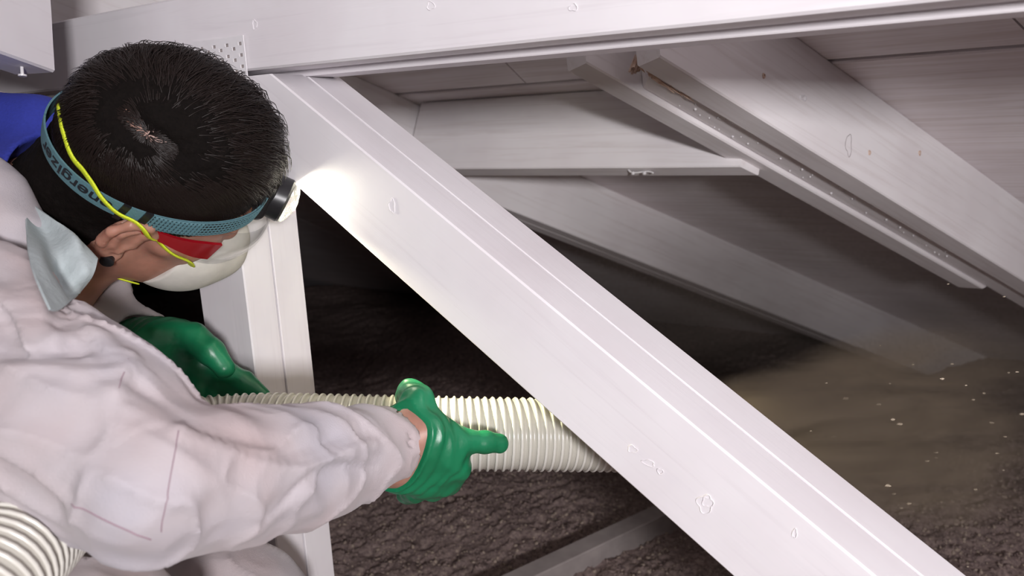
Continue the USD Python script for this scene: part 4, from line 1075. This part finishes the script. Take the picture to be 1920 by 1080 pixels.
# ---------------------------------------------------------------- blown fibre: a hazy plume past the hose mouth, with flecks
mouth = W(P(1235, 818, 0.822)); pd = unit(W(P(1700, 800, 1.02)) - mouth); pu = unit(ZV - pd * (ZV @ pd)); pn = np.cross(pd, pu)
plume = trimesh.creation.icosphere(4, 1.0)
pv = np.array(plume.vertices)
L = 0.62
ax_ = (pv[:, 0] + 1) / 2
rad = 0.06 + 0.19 * ax_ ** 0.8
loc = np.stack([ax_ * L, pv[:, 1] * rad * 1.0, pv[:, 2] * rad], 1)
nz = (meshkit.fbm(loc * 9, 3, 8) - 0.5)[:, None]
loc[:, 1:] *= (1 + 0.5 * nz)
pm_ = Gf.Matrix4d(*pd, 0, *pu, 0, *pn, 0, *(mouth + pd * 0.02), 1)
mat('blown_dust', {'tc': ('texture_coordinate', {}), 'mp': ('mapping', {'scale': (4, 24, 24)}), 'n': ('noise_texture', {'scale': 1.0, 'detail': 4, 'roughness': 0.65, 'distortion': 0.4}), 'r': ('map_range', {'from_min': 0.40, 'from_max': 0.72, 'to_min': 0.0, 'to_max': 1.0, 'clamp': True}),
    'sx': ('separate_xyz', {}), 'fx': ('map_range', {'from_min': 0.0, 'from_max': 0.60, 'to_min': 85.0, 'to_max': 7.0, 'clamp': True}), 'mu': ('math', {'math_type': 'multiply'}),
    'wd': ('math', {'math_type': 'multiply_add', 'value2': 0.26, 'value3': 0.05}), 'yy': ('math', {'math_type': 'multiply'}), 'zz': ('math', {'math_type': 'multiply'}), 'sm': ('math', {'math_type': 'add'}), 'sq': ('math', {'math_type': 'sqrt'}),
    'dv': ('math', {'math_type': 'divide'}), 'ed': ('map_range', {'from_min': 0.25, 'from_max': 0.95, 'to_min': 1.0, 'to_max': 0.0, 'clamp': True}), 'ex': ('map_range', {'from_min': 0.40, 'from_max': 0.62, 'to_min': 1.0, 'to_max': 0.0, 'clamp': True}), 'm2': ('math', {'math_type': 'multiply'}), 'm3': ('math', {'math_type': 'multiply'}),
    'v': ('principled_volume', {'color': (0.88, 0.68, 0.50), 'anisotropy': 0.1})},
    [('tc.object', 'mp.vector'), ('mp.vector', 'n.vector'), ('n.fac', 'r.value'), ('tc.object', 'sx.vector'), ('sx.x', 'fx.value'), ('r.result', 'mu.value1'), ('fx.result', 'mu.value2'),
     ('sx.x', 'wd.value1'), ('sx.y', 'yy.value1'), ('sx.y', 'yy.value2'), ('sx.z', 'zz.value1'), ('sx.z', 'zz.value2'), ('yy.value', 'sm.value1'), ('zz.value', 'sm.value2'), ('sm.value', 'sq.value1'), ('sq.value', 'dv.value1'), ('wd.value', 'dv.value2'), ('dv.value', 'ed.value'),
     ('mu.value', 'm2.value1'), ('ed.result', 'm2.value2'), ('sx.x', 'ex.value'), ('m2.value', 'm3.value1'), ('ex.result', 'm3.value2'), ('m3.value', 'v.density')], surface=None, volume='v.volume')
o = obj('dust_plume', (loc, np.array(plume.faces)), 'blown_dust', smooth=True, matrix=pm_)
tag(o, 'hazy tan plume of blown fibre past the white diagonal brace', 'dust', kind='stuff')
haze = trimesh.creation.icosphere(3, 1.0)
hz = np.array(haze.vertices) * np.array([0.85, 0.75, 0.42])
hz *= 1 + 0.35 * (meshkit.fbm(hz * 3, 3, 2)[:, None] - 0.5)
mat('hanging_dust', {'tc': ('texture_coordinate', {}), 'n': ('noise_texture', {'scale': 3.0, 'detail': 3}), 'r': ('map_range', {'from_min': 0.3, 'from_max': 0.75, 'to_min': 0.0, 'to_max': 1.0, 'clamp': True}),
    'ln': ('math', {'math_type': 'multiply', 'value2': 0.95}), 'v': ('principled_volume', {'color': (0.40, 0.33, 0.285), 'anisotropy': 0.0})},
    [('tc.object', 'n.vector'), ('n.fac', 'r.value'), ('r.result', 'ln.value1'), ('ln.value', 'v.density')], surface=None, volume='v.volume')
hc = W(P(1640, 660, 1.75))
o = obj('dust_haze', (hz, np.array(haze.faces)), 'hanging_dust', smooth=True, matrix=Gf.Matrix4d(*pd, 0, *pu, 0, *pn, 0, *hc, 1))
tag(o, 'thin brown haze of dust hanging under the low rafters', 'dust', kind='stuff')
fl_ = []
for k in range(70):
    t = rng.random() ** 0.8
    c = mouth + pd * (0.10 + 0.62 * t) + pu * rng.normal() * (0.03 + 0.09 * t) + pn * rng.normal() * (0.03 + 0.08 * t)
    q = trimesh.creation.icosphere(1, 1.0)
    v = np.array(q.vertices) * (0.0008 + 0.0016 * rng.random() ** 2) * np.array([1.6, 0.9, 0.7])
    v *= 1 + 0.6 * (rng.random((len(v), 1)) - 0.5)
    fl_.append((v + c, np.array(q.faces)))
v, f = join(fl_)
o = obj('fibre_flecks', (v, f), 'fibre_fleck', smooth=False)
tag(o, 'small pale fibre flecks flying in the blown dust', 'fibre', kind='stuff')
